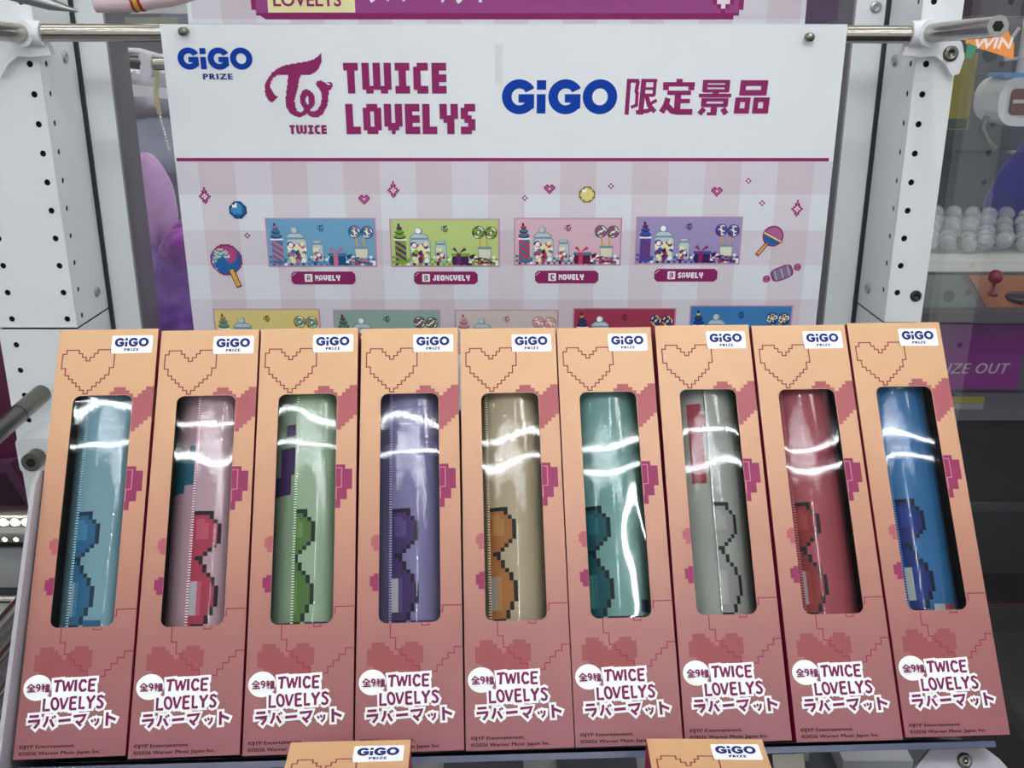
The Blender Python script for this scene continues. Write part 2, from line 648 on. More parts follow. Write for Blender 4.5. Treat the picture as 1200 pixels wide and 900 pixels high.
# ================================================================ pixel lettering and logos
FONT = {
    'T': ['XXXX', 'XXXX', '.XX.', '.XX.', '.XX.', '.XX.', '.XX.', '.XX.'],
    'W': ['XX.XX.XX'] * 6 + ['XXXXXXXX', '.XX..XX.'],
    'I': ['XXXX', 'XXXX', '.XX.', '.XX.', '.XX.', '.XX.', 'XXXX', 'XXXX'],
    'C': ['.XXX', 'XXXX', 'XX..', 'XX..', 'XX..', 'XX..', 'XXXX', '.XXX'],
    'E': ['XXXX', 'XXXX', 'XX..', 'XXXX', 'XXXX', 'XX..', 'XXXX', 'XXXX'],
    'L': ['XX..'] * 6 + ['XXXX', 'XXXX'],
    'O': ['.XXX.', 'XXXXX', 'XX.XX', 'XX.XX', 'XX.XX', 'XX.XX', 'XXXXX', '.XXX.'],
    'V': ['XX.XX'] * 5 + ['XXXXX', '.XXX.', '..X..'],
    'Y': ['XX.XX', 'XX.XX', 'XX.XX', 'XXXXX', '.XXX.', '..XX.', '..XX.', '..XX.'],
    'S': ['.XXX', 'XXXX', 'XX..', 'XXX.', '.XXX', '..XX', 'XXXX', 'XXX.'],
    'M': ['X..X', 'XXXX', 'XXXX', 'XXXX', 'X.XX', 'X..X', 'X..X', 'X..X'],
    'A': ['.XX.', 'XXXX', 'X..X', 'X..X', 'XXXX', 'XXXX', 'X..X', 'X..X'],
    'J': ['..XX', '..XX', '..XX', '..XX', '..XX', 'X.XX', 'XXXX', '.XX.'],
    'N': ['X..X', 'XX.X', 'XX.X', 'XXXX', 'X.XX', 'X.XX', 'X..X', 'X..X'],
    'G': ['.XXX', 'XXXX', 'XX..', 'XX..', 'XX.X', 'XX.X', 'XXXX', '.XXX'],
    'B': ['XXX.', 'X.XX', 'X.XX', 'XXX.', 'X.XX', 'X.XX', 'X.XX', 'XXX.'],
    'D': ['XXX.', 'X.XX', 'X.XX', 'X.XX', 'X.XX', 'X.XX', 'X.XX', 'XXX.'],
}


def pix_text(mb, s, x0, z0, x1, z1, mat, y, gap=0.9):
    n = sum(len(FONT[c][0]) for c in s) + gap * (len(s) - 1)
    u = (x1 - x0) / n
    sz = (z1 - z0) / 8
    x = x0
    for c in s:
        mb.bitmap(FONT[c], x, z1, u, {'X': mat}, y, sz)
        x += (len(FONT[c][0]) + gap) * u


def in_poly(x, y, P):
    c = False
    j = len(P) - 1
    for i in range(len(P)):
        if (P[i][1] > y) != (P[j][1] > y) and x < (P[j][0] - P[i][0]) * (y - P[i][1]) / (P[j][1] - P[i][1]) + P[i][0]:
            c = not c
        j = i
    return c


TW = [
    [(622, 92), (628, 155), (605, 215), (565, 270), (515, 292), (430, 297), (215, 299), (175, 325), (150, 370), (145, 410), (165, 455), (190, 488), (218, 488), (180, 525), (150, 552), (120, 530), (100, 490), (92, 450),
     (98, 390), (125, 335), (170, 275), (220, 237), (280, 210), (350, 193), (420, 183), (490, 172), (550, 152), (595, 125)],
    [(310, 290), (430, 290), (410, 340), (395, 410), (372, 480), (355, 530), (358, 590), (375, 632), (405, 643), (440, 620), (480, 640), (430, 675), (395, 692), (350, 680), (310, 655), (280, 600), (272, 540), (285, 470), (297, 400), (310, 330)],
    [(435, 612), (500, 600), (488, 632), (520, 637), (560, 617), (590, 570), (605, 510), (600, 450), (580, 415), (557, 385), (570, 355), (605, 345), (640, 365), (662, 390), (690, 385), (655, 360), (700, 358), (713, 385), (700, 420),
     (668, 445), (665, 510), (650, 580), (610, 650), (570, 685), (525, 692), (480, 675), (455, 650)],
]


def tw_inside(x, y):
    d = ((x - 472) / 68) ** 2 + ((y - 525) / 96) ** 2
    h = ((x - 472) / 15) ** 2 + ((y - 530) / 40) ** 2
    if h < 1:
        return False
    return d < 1 or any(in_poly(x, y, P) for P in TW)


def tw_rows(step):
    rows = []
    y = 88 + step / 2
    while y < 696:
        r = ''
        x = 88 + step / 2
        while x < 716:
            r += 'X' if tw_inside(x, y) else '.'
            x += step
        rows.append(r)
        y += step
    return rows


TW_BIG = tw_rows(9.4)
TW_SMALL = tw_rows(18.8)


def tw_logo(mb, rows, x0, z0, x1, z1, mat, y):
    mb.bitmap(rows, x0, z1, (x1 - x0) / len(rows[0]), {'X': mat}, y, (z1 - z0) / len(rows))


def gigo(mb, x0, z0, x1, z1, mat, y, squash=1.0):
    """rounded heavy G i G O"""
    k = (x1 - x0) / 1013.0
    kz = (z1 - z0) / 308.0

    def T(p):
        return (x0 + (p[0] - 62) * k, z1 - (p[1] - 97) * kz)
    for off in (0, 407):
        cx, cy = 215 + off, 251
        pts = [(340 + off, 180)]
        for a in range(-32, -318, -6):         # counter-clockwise over the top to the lower right
            t = math.radians(a)
            pts.append((cx + 153 * math.cos(t), cy + 154 * math.sin(t)))
        pts += [(345 + off, 350), (345 + off, 227), (207 + off, 227), (207 + off, 300), (262 + off, 303)]
        for a in range(55, 317, 8):
            t = math.radians(a)
            pts.append((cx + 68 * math.cos(t), cy + 74 * math.sin(t)))
        pts.append((270 + off, 213))
        mb.flat([T(p) for p in pts], mat, y)
    for r in ((368, 105, 450, 189), (368, 227, 446, 398)):
        a, b = T((r[0], r[1])), T((r[2], r[3]))
        mb.rect(a[0], b[1], b[0], a[1], mat, y)
    c = T((923, 251))
    mb.ring(c[0], c[1], 152 * k, 154 * kz, 68 * k, 74 * kz, mat, y)


# ================================================================ front poster (two taped sheets)
poster_lean = 0.02
pm = frame_matrix(W(0, 0.9234, 0), (1, 0, 0), (0, -math.sin(poster_lean), math.cos(poster_lean)))
poster = thing('poster', 'large white and pink checked poster of nine mats, hanging from the rail behind the boxes', 'poster', pm)
paper = M('white paper', (226, 231, 234), 0.55)
ging = {(0, 0): M('pale check', (220, 224, 231), 0.55), (1, 0): M('rose check', (214, 208, 216), 0.55), (0, 1): M('lilac check', (212, 208, 218), 0.55), (1, 1): M('dusty rose check', (206, 195, 203), 0.55)}
UX0, UX1, USEAM = -0.3042, 0.2898, -0.0130
VTOP, VLINE, VBOT = 0.0145, -0.1021, -0.400
sheets = []
for a, b, lift in ((UX0, USEAM + 0.003, 0.0), (USEAM, UX1, -0.0004)):
    mb = MB()
    mb.box((a, lift, VBOT), (b, lift + 0.0004, VTOP), paper)
    # checked ground
    ys = lift - 0.00006
    zs = [VLINE] + [v for v in [-0.1319 - 0.033 * k for k in range(0, 9)] if v > VBOT] + [VBOT]
    x = -0.153 - 0.0328 * 6
    k = 0
    while x < b:
        xa, xb = max(x, a), min(x + 0.0328, b)
        if xb > xa:
            for j in range(len(zs) - 1):
                mb.rect(xa, zs[j + 1], xb, zs[j], ging[(1 if k % 2 == 0 else 0, 1 if j % 2 == 0 else 0)], ys)
        x += 0.0328
        k += 1
    mb.rect(max(a, -0.3028), VLINE, min(b, 0.2858), VLINE + 0.0031, plum, lift - 0.00012)
    sheets.append((mb, lift, a, b))
L1, L2, L3, L4, L5 = [-(0.00045 + 0.00012 + 0.00008 * k) for k in range(5)]
LS, RS = sheets[0][0], sheets[1][0]

# header writing
gigo(LS, -0.2918, -0.0230, -0.2265, -0.0045, logo_blue, L1)
put_text(LS, 'PRIZE', -0.2712, -0.0312, -0.2455, -0.0264, navy, L1, 0.02, space=1.25, dbl=0.0004)
tw_logo(LS, TW_BIG, -0.2185, -0.0642, -0.1570, -0.0085, plum, L1)
pix_text(LS, 'TWICE', -0.1985, -0.0780, -0.1655, -0.0702, plum, L1, 1.0)
pix_text(LS, 'TWICE', -0.1478, -0.0431, -0.0576, -0.0172, plum, L1, 1.0)
pix_text(LS, 'LOVELYS', -0.1478, -0.0780, -0.0326, -0.0519, plum, L1, 0.75)
gigo(RS, -0.0089, -0.0609, 0.0930, -0.0310, logo_blue, L1)
# the four big characters, drawn stroke by stroke in a 275 x 280 box
KS = 0.00011
KL = [L1]


def kanji(strokes, x0, z1, sx, sz):
    for s in strokes:
        wd = s[0]
        pts = [(x0 + p[0] * sx, z1 - p[1] * sz) for p in s[1]]
        KL[0] -= 0.000008
        RS.stroke(pts, wd * (sx + sz) / 2, plum, KL[0], 0.0)


kanji([  # gen
    (34, [(27, 0), (17, 280)]), (30, [(10, 15), (108, 15)]), (30, [(100, 15), (88, 95), (100, 125)]), (26, [(95, 118), (94, 205), (50, 222)]),
    (42, [(146, 0), (130, 280)]), (26, [(130, 13), (252, 13)]), (26, [(236, 3), (232, 130)]), (22, [(140, 75), (236, 75)]), (26, [(140, 127), (236, 127)]),
    (34, [(92, 262), (185, 250), (215, 235)]), (26, [(255, 165), (205, 195)]), (36, [(172, 130), (195, 205), (245, 258)])], 0.0999, -0.0307, KS, 0.000109)
kanji([  # tei
    (50, [(148, 0), (148, 40)]), (34, [(18, 42), (272, 42)]), (48, [(44, 26), (42, 88)]), (48, [(247, 26), (245, 88)]), (34, [(55, 108), (245, 108)]),
    (52, [(142, 100), (140, 260)]), (34, [(140, 172), (240, 172)]), (46, [(62, 148), (48, 205), (15, 262)]), (46, [(55, 205), (100, 250), (140, 258), (264, 258)])], 0.1310, -0.0307, KS, 0.000109)
kanji([  # kei
    (40, [(54, 5), (52, 95)]), (40, [(232, 5), (230, 95)]), (26, [(35, 16), (252, 16)]), (22, [(40, 51), (244, 51)]), (26, [(40, 88), (244, 88)]), (50, [(142, 88), (142, 120)]),
    (30, [(8, 125), (268, 125)]), (44, [(52, 145), (50, 210)]), (40, [(228, 145), (226, 210)]), (26, [(35, 158), (248, 158)]), (28, [(38, 202), (240, 202)]),
    (52, [(136, 200), (134, 262)]), (24, [(80, 268), (158, 268)]), (42, [(58, 226), (20, 270)]), (44, [(206, 226), (236, 270)])], 0.1641, -0.0312, KS, 0.000109)
kanji([  # hin
    (46, [(62, 0), (56, 118)]), (50, [(222, 0), (216, 118)]), (42, [(50, 22), (240, 22)]), (42, [(40, 97), (234, 97)]),
    (42, [(28, 135), (22, 260)]), (40, [(104, 135), (98, 260)]), (36, [(14, 152), (120, 152)]), (40, [(4, 240), (112, 240)]),
    (40, [(166, 135), (160, 260)]), (46, [(246, 135), (240, 260)]), (36, [(152, 152), (266, 152)]), (40, [(142, 240), (258, 240)])], 0.1965, -0.0318, 0.000117, 0.000109)


# thumbnails of the nine mats
def thumb(mb, x0, z0, x1, z1, bgc, c1, c2, dark, y, seed):
    rnd = random.Random(3)
    sx, sz = (x1 - x0) / 1130.0, (z1 - z0) / 485.0

    def P(a, b):
        return (x0 + (a - 20) * sx, z1 - (b - 60) * sz)

    def Q(pts, mat, k):
        mb.flat([P(*p) for p in pts], mat, y - 0.00008 * k)

    def D(a, b, r, mat, k, r2=None, seg=14):
        c = P(a, b)
        mb.disc(c[0], c[1], r * sx, (r2 or r) * sz, mat, y - 0.00008 * k, seg)
    m1, m2, md = M('theme ink %s' % (c1,), c1), M('theme ink %s' % (c2,), c2), M('theme ink %s' % (dark,), dark)
    glassy, glass_d, cream = M('printed glass', (186, 206, 212)), M('printed glass rim', (120, 150, 165)), M('printed cream', (236, 228, 178))
    mb.rect(x0 - 0.0012, z0 - 0.0014, x1 + 0.0014, z1 + 0.0010, M('printed glow', (190, 142, 176)), y)
    Q([(20, 60), (1150, 60), (1150, 545), (20, 545)], M('theme ink %s' % (bgc,), bgc), 1)
    for k in range(36):                                    # checked table edge
        for j in range(4):
            if (k + j) % 2 == 0 or rnd.random() < 0.25:
                xa = 22 + k * 31.3
                mt = rnd.choice([m1, m1, white_ink, md])
                Q([(xa, 445 + j * 25), (xa + 31, 445 + j * 25), (xa + 31, 470 + j * 25), (xa, 470 + j * 25)], mt, 2)
    # striped cup with soft ice
    Q([(58, 275), (175, 275), (175, 530), (58, 530)], m1, 3)
    for k in range(5):
        ya = 270 + 62 * k
        Q([(60, ya), (175, ya + 75), (175, min(530, ya + 110)), (60, ya + 32)] if ya + 110 < 540 else [(60, ya), (120, min(530, ya + 40)), (60, min(530, ya + 32))], m2, 4)
    Q([(50, 262), (182, 262), (182, 280), (50, 280)], white_ink, 5)
    for (a, b, r, r2, mt) in ((112, 238, 62, 28, md), (112, 228, 56, 22, m1), (105, 232, 40, 9, cream), (110, 190, 48, 24, md), (112, 182, 42, 18, m1), (104, 186, 30, 8, white_ink), (108, 150, 30, 20, md), (106, 145, 24, 15, m2), (102, 118, 12, 20, md)):
        D(a, b, r, mt, 5 + 0.2 * (238 - b) / 20, r2)
    # big jar
    Q([(212, 285), (235, 262), (405, 262), (432, 285), (432, 505), (415, 522), (228, 522), (212, 505)], glass_d, 3)
    Q([(220, 290), (240, 270), (400, 270), (424, 290), (424, 502), (410, 515), (234, 515), (220, 502)], glassy, 4)
    Q([(215, 240), (250, 205), (370, 205), (412, 235), (412, 262), (215, 262)], glass_d, 5)
    Q([(225, 240), (258, 212), (362, 212), (400, 238), (400, 250), (225, 250)], glassy, 6)
    D(310, 178, 40, glass_d, 6)
    D(305, 174, 30, white_ink if seed % 2 else glassy, 7)
    sweets = [m1, m2, cream, M('printed red', (188, 52, 66)), white_ink, md, cream]
    for k in range(44):
        D(240 + rnd.random() * 164, 310 + (1 - rnd.random() ** 1.3) * 190, 25, sweets[k % 7], 7 + 0.05 * k, 25, 10)
    # small jar
    Q([(480, 335), (500, 318), (585, 318), (604, 335), (604, 505), (480, 505)], glass_d, 3)
    Q([(488, 340), (505, 326), (580, 326), (596, 340), (596, 498), (488, 498)], glassy, 4)
    D(540, 300, 60, glass_d, 5, 20)
    D(538, 296, 44, glassy, 6, 11)
    for k in range(14):
        D(506 + rnd.random() * 72, 370 + rnd.random() * 115, 19, sweets[(k * 3) % 7], 7 + 0.05 * k, 19, 10)
    # gift box with a ribbon and bow
    Q([(660, 432), (835, 432), (835, 540), (660, 540)], md, 4)
    Q([(650, 415), (845, 415), (845, 447), (650, 447)], m1, 5)
    Q([(704, 415), (752, 415), (752, 540), (704, 540)], m2, 6)
    Q([(728, 415), (660, 370), (690, 350)], m2, 6)
    Q([(728, 415), (790, 352), (815, 378)], m2, 6)
    Q([(840, 440), (905, 420), (880, 480), (845, 470)], md, 5)
    # lollipops in a glass
    for a, b in ((965, 335), (1040, 335)):
        Q([(a - 14, b + 25), (a - 22, 250), (a - 6, 250), (a + 4, b + 25)], M('printed stick', (214, 170, 70)), 3)
    for a, b in ((940, 192), (1072, 198)):
        D(a, b, 68, md, 4)
        D(a, b, 61, m1, 4.5)
        for t in range(6):
            an = t * math.pi / 3 + seed
            c = P(a + 36 * math.cos(an), b + 36 * math.sin(an))
            mb.ring(c[0], c[1], 26 * sx, 26 * sz, 12 * sx, 12 * sz, (m1, cream, m2)[t % 3], y - 0.00008 * (5 + 0.1 * t), 10, an, an + 3.6)
        D(a, b, 12, white_ink, 6)
        c = P(a, b)
        for t in range(5):
            an = t * 1.257 + 0.3 * seed
            mb.ring(c[0], c[1], 56 * sx, 56 * sz, 44 * sx, 44 * sz, (white_ink, m2, md)[t % 3], y - 0.00008 * 6.2, 5, an, an + 0.7)
    Q([(930, 345), (1078, 345), (1072, 470), (938, 470)], glass_d, 3.5)
    Q([(938, 372), (1070, 372), (1064, 465), (946, 465)], M('printed pale glass', (216, 222, 196)), 4)
    for k in range(9):                                      # tangle of ribbon
        a, b = 890 + rnd.random() * 170, 470 + rnd.random() * 55
        c, d = P(a, b), P(a + 60, b + rnd.uniform(-25, 25))
        mb.stroke([c, d], 14 * sz, (m2, M('printed red', (188, 52, 66)), md)[k % 3], y - 0.00008 * (5 + 0.1 * k))
    a, b = P(548, 190), P(620, 112)
    tw_logo(mb, TW_SMALL, a[0], a[1], b[0], b[1], md, y - 0.0004)


THEMES = [((112, 165, 200), (70, 118, 160), (196, 112, 140), (24, 82, 122)), ((186, 208, 132), (122, 170, 52), (98, 52, 108), (70, 38, 84)), ((216, 182, 196), (70, 120, 150), (192, 60, 96), (96, 30, 62)),
          ((158, 146, 192), (58, 84, 168), (130, 48, 92), (60, 34, 84)), ((222, 204, 132), (84, 150, 140), (200, 150, 60), (120, 84, 30)), ((140, 172, 160), (92, 120, 112), (130, 70, 100), (74, 52, 66)),
          ((206, 194, 190), (196, 140, 160), (222, 178, 150), (150, 90, 100)), ((158, 60, 84), (46, 62, 120), (214, 160, 60), (84, 26, 44)), ((62, 124, 180), (40, 70, 140), (214, 190, 80), (24, 44, 96))]
BX = [(LS, -0.2263, -0.1978, -0.1272, -0.1543), (LS, -0.1118, -0.1978, -0.0127, -0.1550), (RS, 0.0031, -0.1966, 0.1001, -0.1542), (RS, 0.1155, -0.1955, 0.2112, -0.1530),
      (LS, -0.2829, -0.284, -0.1840, -0.2409), (LS, -0.1687, -0.284, -0.0697, -0.2417), (LS, -0.0535, -0.284, 0.0430, -0.2417), (RS, 0.0592, -0.282, 0.1547, -0.2400), (RS, 0.1700, -0.281, 0.2654, -0.2375)]
for k, (mb, a, b, c, d) in enumerate(BX):
    if k == 6:
        thumb(RS, a, b, c, d, *THEMES[k], L1, k)
    else:
        thumb(mb, a, b, c, d, *THEMES[k], L1, k)
# name plates under the upper four
for mb, x0, x1, zt, zb, ch, nm in ((LS, -0.2072, -0.1470, -0.2036, -0.2159, 'A', 'MAVELY'), (LS, -0.0920, -0.0322, -0.2036, -0.2159, 'B', 'JEONGVELY'), (RS, 0.0216, 0.0811, -0.2028, -0.2151, 'C', 'MOVELY'), (RS, 0.1334, 0.1926, -0.2011, -0.2134, 'D', 'SAVELY')):
    e = 0.0028
    mb.flat([(x0 + e, zb), (x1 - e, zb), (x1, zb + e), (x1, zt - e), (x1 - e, zt), (x0 + e, zt), (x0, zt - e), (x0, zb + e)], plum, L1)
    for k in range(3):
        mb.rect(x0 + 0.001 + 0.0013 * k, zt - 0.0042 + 0.0011 * k, x0 + 0.0019 + 0.0013 * k, zt - 0.0034 + 0.0011 * k, white_ink, L2)
    hw = (x1 - x0)
    xs = x0 + hw * (0.13 if len(nm) > 7 else 0.21)
    mb.rect(xs, zb + 0.0024, xs + 0.0072, zt - 0.0024, white_ink, L2)
    pix_text(mb, ch, xs + 0.0020, zb + 0.0036, xs + 0.0052, zt - 0.0036, plum, L3)
    xw = xs + 0.0098
    pix_text(mb, nm, xw, zb + 0.0034, xw + (0.0350 if len(nm) > 7 else 0.0235), zt - 0.0034, white_ink, L2)

# scattered pixel sweets
pk, pl, pw = plum, M('orchid ink', (182, 92, 150)), white_ink
SPARK = ['...K...', '...K...', '..KPK..', '..KPK..', '.KPWPK.', 'KPWPWPK', '.KPWPK.', '..KPK..', '..KPK..', '...K...']
HEART = ['.KK.KK.', 'KPPKPPK', 'KPPWPPK', '.KPPPK.', '..KPK..', '...K...']
CROSS = ['..K..', '.KWK.', 'K.W.K', '.KWK.', '..K..'][0:0] or ['.K.', 'KWK', '.K.']
PAL = {'K': pk, 'P': pl, 'W': pw}


def sprite(rows, cx, cz, px_, pal=PAL):
    mb = LS if cx < -0.02 else RS
    mb.bitmap(rows, cx - len(rows[0]) * px_ / 2, cz + len(rows) * px_ / 2, px_, pal, L1)


for cx, cz in ((-0.2806, -0.1328), (-0.1082, -0.1273), (0.2614, -0.1443)):
    sprite(SPARK, cx, cz, 0.00155)
for cx, cz in ((-0.1351, -0.1366), (0.0342, -0.1273), (0.1868, -0.1295)):
    sprite(HEART, cx, cz, 0.00145)
for cx, cz in ((-0.2449, -0.1697), (0.0117, -0.1350), (0.0901, -0.1242), (0.2148, -0.1195), (0.2289, -0.1396)):
    sprite(CROSS, cx, cz, 0.0017)


def pix_disc(n, fn):
    rows = []
    for j in range(n):
        r = ''
        for i in range(n):
            x, y = (i + 0.5) / n * 2 - 1, (j + 0.5) / n * 2 - 1
            d = math.hypot(x, y)
            r += '.' if d > 1 else ('K' if d > 1 - 2.1 / n else fn(x, y))
        rows.append(r)
    return rows


ink_b, ink_lb = M('blue sweet ink', (34, 98, 160)), M('light blue sweet ink', (70, 140, 196))
ink_y, ink_o = M('yellow sweet ink', (226, 214, 140)), M('gold sweet ink', (222, 180, 74))
dkblue, olive = M('dark blue ink', (18, 60, 104)), M('olive ink', (128, 116, 60))
rows = pix_disc(11, lambda x, y: 'W' if (x < -0.1 and y < -0.2 and x + y > -1.2) else ('L' if x < 0.4 and y < 0.5 else 'B'))
sprite(rows, -0.2514, -0.1460, 0.00145, {'K': dkblue, 'W': pw, 'L': ink_lb, 'B': ink_b})
rows = pix_disc(11, lambda x, y: 'W' if (x < -0.1 and y < -0.2) else 'Y')
sprite(rows, 0.0685, -0.1319, 0.00135, {'K': olive, 'W': white_ink, 'Y': ink_y})


def swirl(x, y):
    a = math.atan2(y, x) + 2.6 * math.hypot(x, y)
    k = (a / (2 * math.pi) * 4) % 4
    return 'P' if k < 1 else ('B' if k < 3 else ('Y' if int(k * 10) % 3 == 0 else 'L'))


LS.stroke([(-0.2622, -0.2035), (-0.2575, -0.2163)], 0.0054, plum, L1)
LS.stroke([(-0.2622, -0.2035), (-0.2577, -0.2158)], 0.0036, ink_o, L2)
sprite(pix_disc(21, swirl), -0.2665, -0.1925, 0.00140, {'K': plum, 'P': M('magenta sweet ink', (168, 70, 130)), 'B': ink_b, 'L': ink_lb, 'Y': ink_y})
RS.stroke([(0.2385, -0.1745), (0.2290, -0.1868)], 0.0040, plum, L1)
RS.stroke([(0.2385, -0.1745), (0.2293, -0.1864)], 0.0020, ink_o, L2)
RS.disc(0.2415, -0.1702, 0.0098, 0.0098, plum, L2)
RS.disc(0.2415, -0.1702, 0.0084, 0.0084, M('mauve sweet ink', (172, 100, 150)), L3)
RS.flat([(0.2335, -0.1675), (0.2335, -0.1740), (0.2395, -0.1786), (0.2450, -0.1780), (0.2482, -0.1756)], ink_b, L4)
RS.stroke([(0.2338, -0.1672), (0.2490, -0.1752)], 0.0030, plum, L5)
RS.stroke([(0.2338, -0.1672), (0.2490, -0.1752)], 0.0016, ink_y, L5 - 0.0001)
# wrapped sweet
for s_, mt, k in ((1.0, plum, 0), (0.84, M('grey violet sweet ink', (140, 104, 146)), 1)):
    c, dx, dz = (0.2530, -0.2052), 0.0105 * s_, 0.0066 * s_
    ang = 0.38
    pts = []
    for t in range(24):
        a = 2 * math.pi * t / 24
        u, v = dx * math.copysign(abs(math.cos(a)) ** 0.6, math.cos(a)), dz * math.copysign(abs(math.sin(a)) ** 0.6, math.sin(a))
        pts.append((c[0] + u * math.cos(ang) - v * math.sin(ang), c[1] + u * math.sin(ang) + v * math.cos(ang)))
    RS.flat(pts, mt, L1 - 0.00008 * k)
for t in (-0.6, 0.0, 0.6):
    cx, cz = 0.2530 + 0.0105 * t * 0.93, -0.2052 + 0.0105 * t * 0.37
    RS.stroke([(cx - 0.0014, cz + 0.0042), (cx + 0.0014, cz - 0.0042)], 0.0012, M('teal dot ink', (132, 196, 196)), L3)
for sg in (-1, 1):
    cx, cz = 0.2530 + sg * 0.0140, -0.2052 + sg * 0.0056
    sprite(['.KPK.', 'KPPPK', 'PKPKP', 'KPPPK', '.KPK.'], cx, cz, 0.00135)
for mb, lift, a, b in sheets:
    mb.build('sheet', poster)
# tape strip over the seam
mb = MB()
mb.box((-0.0150, -0.0012, -0.0360), (-0.0080, -0.0009, -0.0015), clear_mat('tape', 1.4, 0.2, haze=0.10))
mb.build('tape', poster)

for cx, cz, lab in ((-0.2828, 0.0085, 'small round steel magnet pinning the upper left corner of the front poster'), (0.2566, 0.0040, 'small round steel magnet pinning the upper right corner of the front poster')):
    mb = MB()
    mb.lathe([(0.0, -0.0090), (0.0030, -0.0090), (0.0036, -0.0084), (0.0036, 0.0), (0.0, 0.0)], darksteel, (0, 0, 0), 'Y', 24)
    o = mb.build('magnet')
    o.matrix_world = pm @ Matrix.Translation((cx, -0.0006, cz))
    tag(o, lab, 'magnet')

# ================================================================ upper poster on the glass behind
upm = frame_matrix(W(0, 1.0325, 0), (1, 0, 0), (0, 0, 1))
up = thing('poster', 'pink checked poster with a plum banner, cut off at the top behind the rail', 'poster', upm)
mb = MB()
mb.box((-0.3123, 0, -0.012), (0.2827, 0.0008, 0.150), paper)
for k in range(19):
    xa = -0.3123 + 0.0328 * k
    for j in range(5):
        mb.rect(max(xa, -0.3080), -0.012 + 0.0328 * j, min(xa + 0.0328, 0.2827), min(0.15, -0.012 + 0.0328 * (j + 1)), ging[(k % 2, j % 2)], -0.0001)
bp_ = M('banner ink', (150, 72, 132), 0.5)
q = [(-0.2375, 0.0205), (0.2134, 0.0205), (0.2134, 0.0240), (0.2185, 0.0240), (0.2185, 0.0292), (0.2225, 0.0292), (0.2225, 0.09), (-0.2505, 0.09), (-0.2505, 0.0292), (-0.2464, 0.0292), (-0.2464, 0.0240), (-0.2425, 0.0240)]
mb.flat(q, plum, -0.0002)
mb.flat([(-0.2460, 0.0262), (0.2180, 0.0262), (0.2180, 0.0860), (-0.2460, 0.0860)], bp_, -0.0003)
mb.rect(-0.2345, 0.0268, -0.1508, 0.0700, M('banner yellow', (232, 224, 168), 0.5), -0.0004)
put_text(mb, 'LOVELYS', -0.2290, 0.0322, -0.1637, 0.0448, plum, -0.0005, 0.02)
put_text(mb, 'TWICE', -0.2230, 0.0500, -0.1700, 0.0630, plum, -0.0005, 0.02)
put_text(mb, '\u30e9\u30d0\u30fc\u30de\u30c3\u30c8', -0.1400, 0.0345, -0.0200, 0.0640, white_ink, -0.0005, 0.025)
mb.bitmap(['.KK.KK.', 'KPPKPPK', 'KPPPPPK', '.KPPPK.', '..KPK..', '...K...'], 0.1885, 0.0508, 0.0041, {'K': plum, 'P': M('pale rose', (236, 222, 232))}, -0.0005)
mb.build('sheet', up)

# ================================================================ boxes
WB, HB, DB = 0.065, 0.2712, 0.065
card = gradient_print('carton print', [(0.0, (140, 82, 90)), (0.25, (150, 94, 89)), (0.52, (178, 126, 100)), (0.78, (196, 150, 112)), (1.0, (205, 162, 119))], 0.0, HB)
title_ink = M('title plum ink', (118, 34, 82), 0.5)
side_ink = M('carton side ink', (160, 30, 80), 0.42)
inner_card = M('carton inside', (150, 146, 140), 0.8)
salmon = M('salmon ink', (162, 90, 96), 0.45)
salmon2 = M('faded salmon ink', (144, 78, 79), 0.45)
magenta = M('magenta ink', (136, 50, 87), 0.45)
line_ink = M('heart line ink', (126, 44, 58), 0.45)
line_ink2 = M('pink line ink', (140, 46, 78), 0.45)
rose_line = M('rose line ink', (192, 111, 138), 0.45)
white_lbl = M('sticker white', (246, 249, 249), 0.35)


def mmp(l):
    return [(a * mm, b * mm) for a, b in l]


ZA = ((-36.0991179, 53.4754432), (0.0621612017, -0.0020964392), (0.00679651181, -0.0595539954))


def zt(l):
    """title strokes traced on a flat scale drawing -> metres on the carton front"""
    return [((ZA[0][0] + ZA[1][0] * a + ZA[2][0] * b) * mm, (ZA[0][1] + ZA[1][1] * a + ZA[2][1] * b) * mm) for a, b in l]


def arc(cx, cy, rx, ry, a0, a1, n=14):
    return [(cx + rx * math.cos(math.radians(a0 + (a1 - a0) * k / n)), cy + ry * math.sin(math.radians(a0 + (a1 - a0) * k / n))) for k in range(n + 1)]


TITLE = [  # latin lines
    (22, [(358, 152), (432, 143)]), (22, [(397, 146), (378, 252)]),
    (19, [(444, 144), (453, 245)]), (17, [(456, 245), (493, 152)]), (18, [(494, 154), (503, 243)]), (17, [(506, 242), (541, 138)]),
    (22, [(566, 136), (557, 244)]),
    (21, [(664, 158), (648, 140), (622, 142), (602, 175), (600, 215), (616, 240), (640, 238), (658, 222)]),
    (22, [(698, 132), (686, 243)]), (20, [(698, 134), (758, 130)]), (20, [(694, 186), (742, 183)]), (20, [(688, 242), (742, 239)]),
    (22, [(264, 320), (252, 430), (310, 427)]),
    (20, arc(362, 368, 31, 54, 0, 360, 20)),
    (20, [(418, 313), (436, 418)]), (18, [(440, 416), (486, 308)]),
    (22, [(516, 305), (505, 420)]), (20, [(516, 307), (570, 303)]), (20, [(510, 360), (558, 357)]), (20, [(506, 420), (562, 416)]),
    (22, [(603, 298), (594, 409), (640, 406)]),
    (22, [(672, 298), (697, 352)]), (22, [(742, 290), (698, 352), (692, 410)]),
    (20, [(822, 304), (802, 290), (778, 298), (772, 322), (800, 345), (814, 370), (802, 396), (778, 404), (756, 392)]),
]
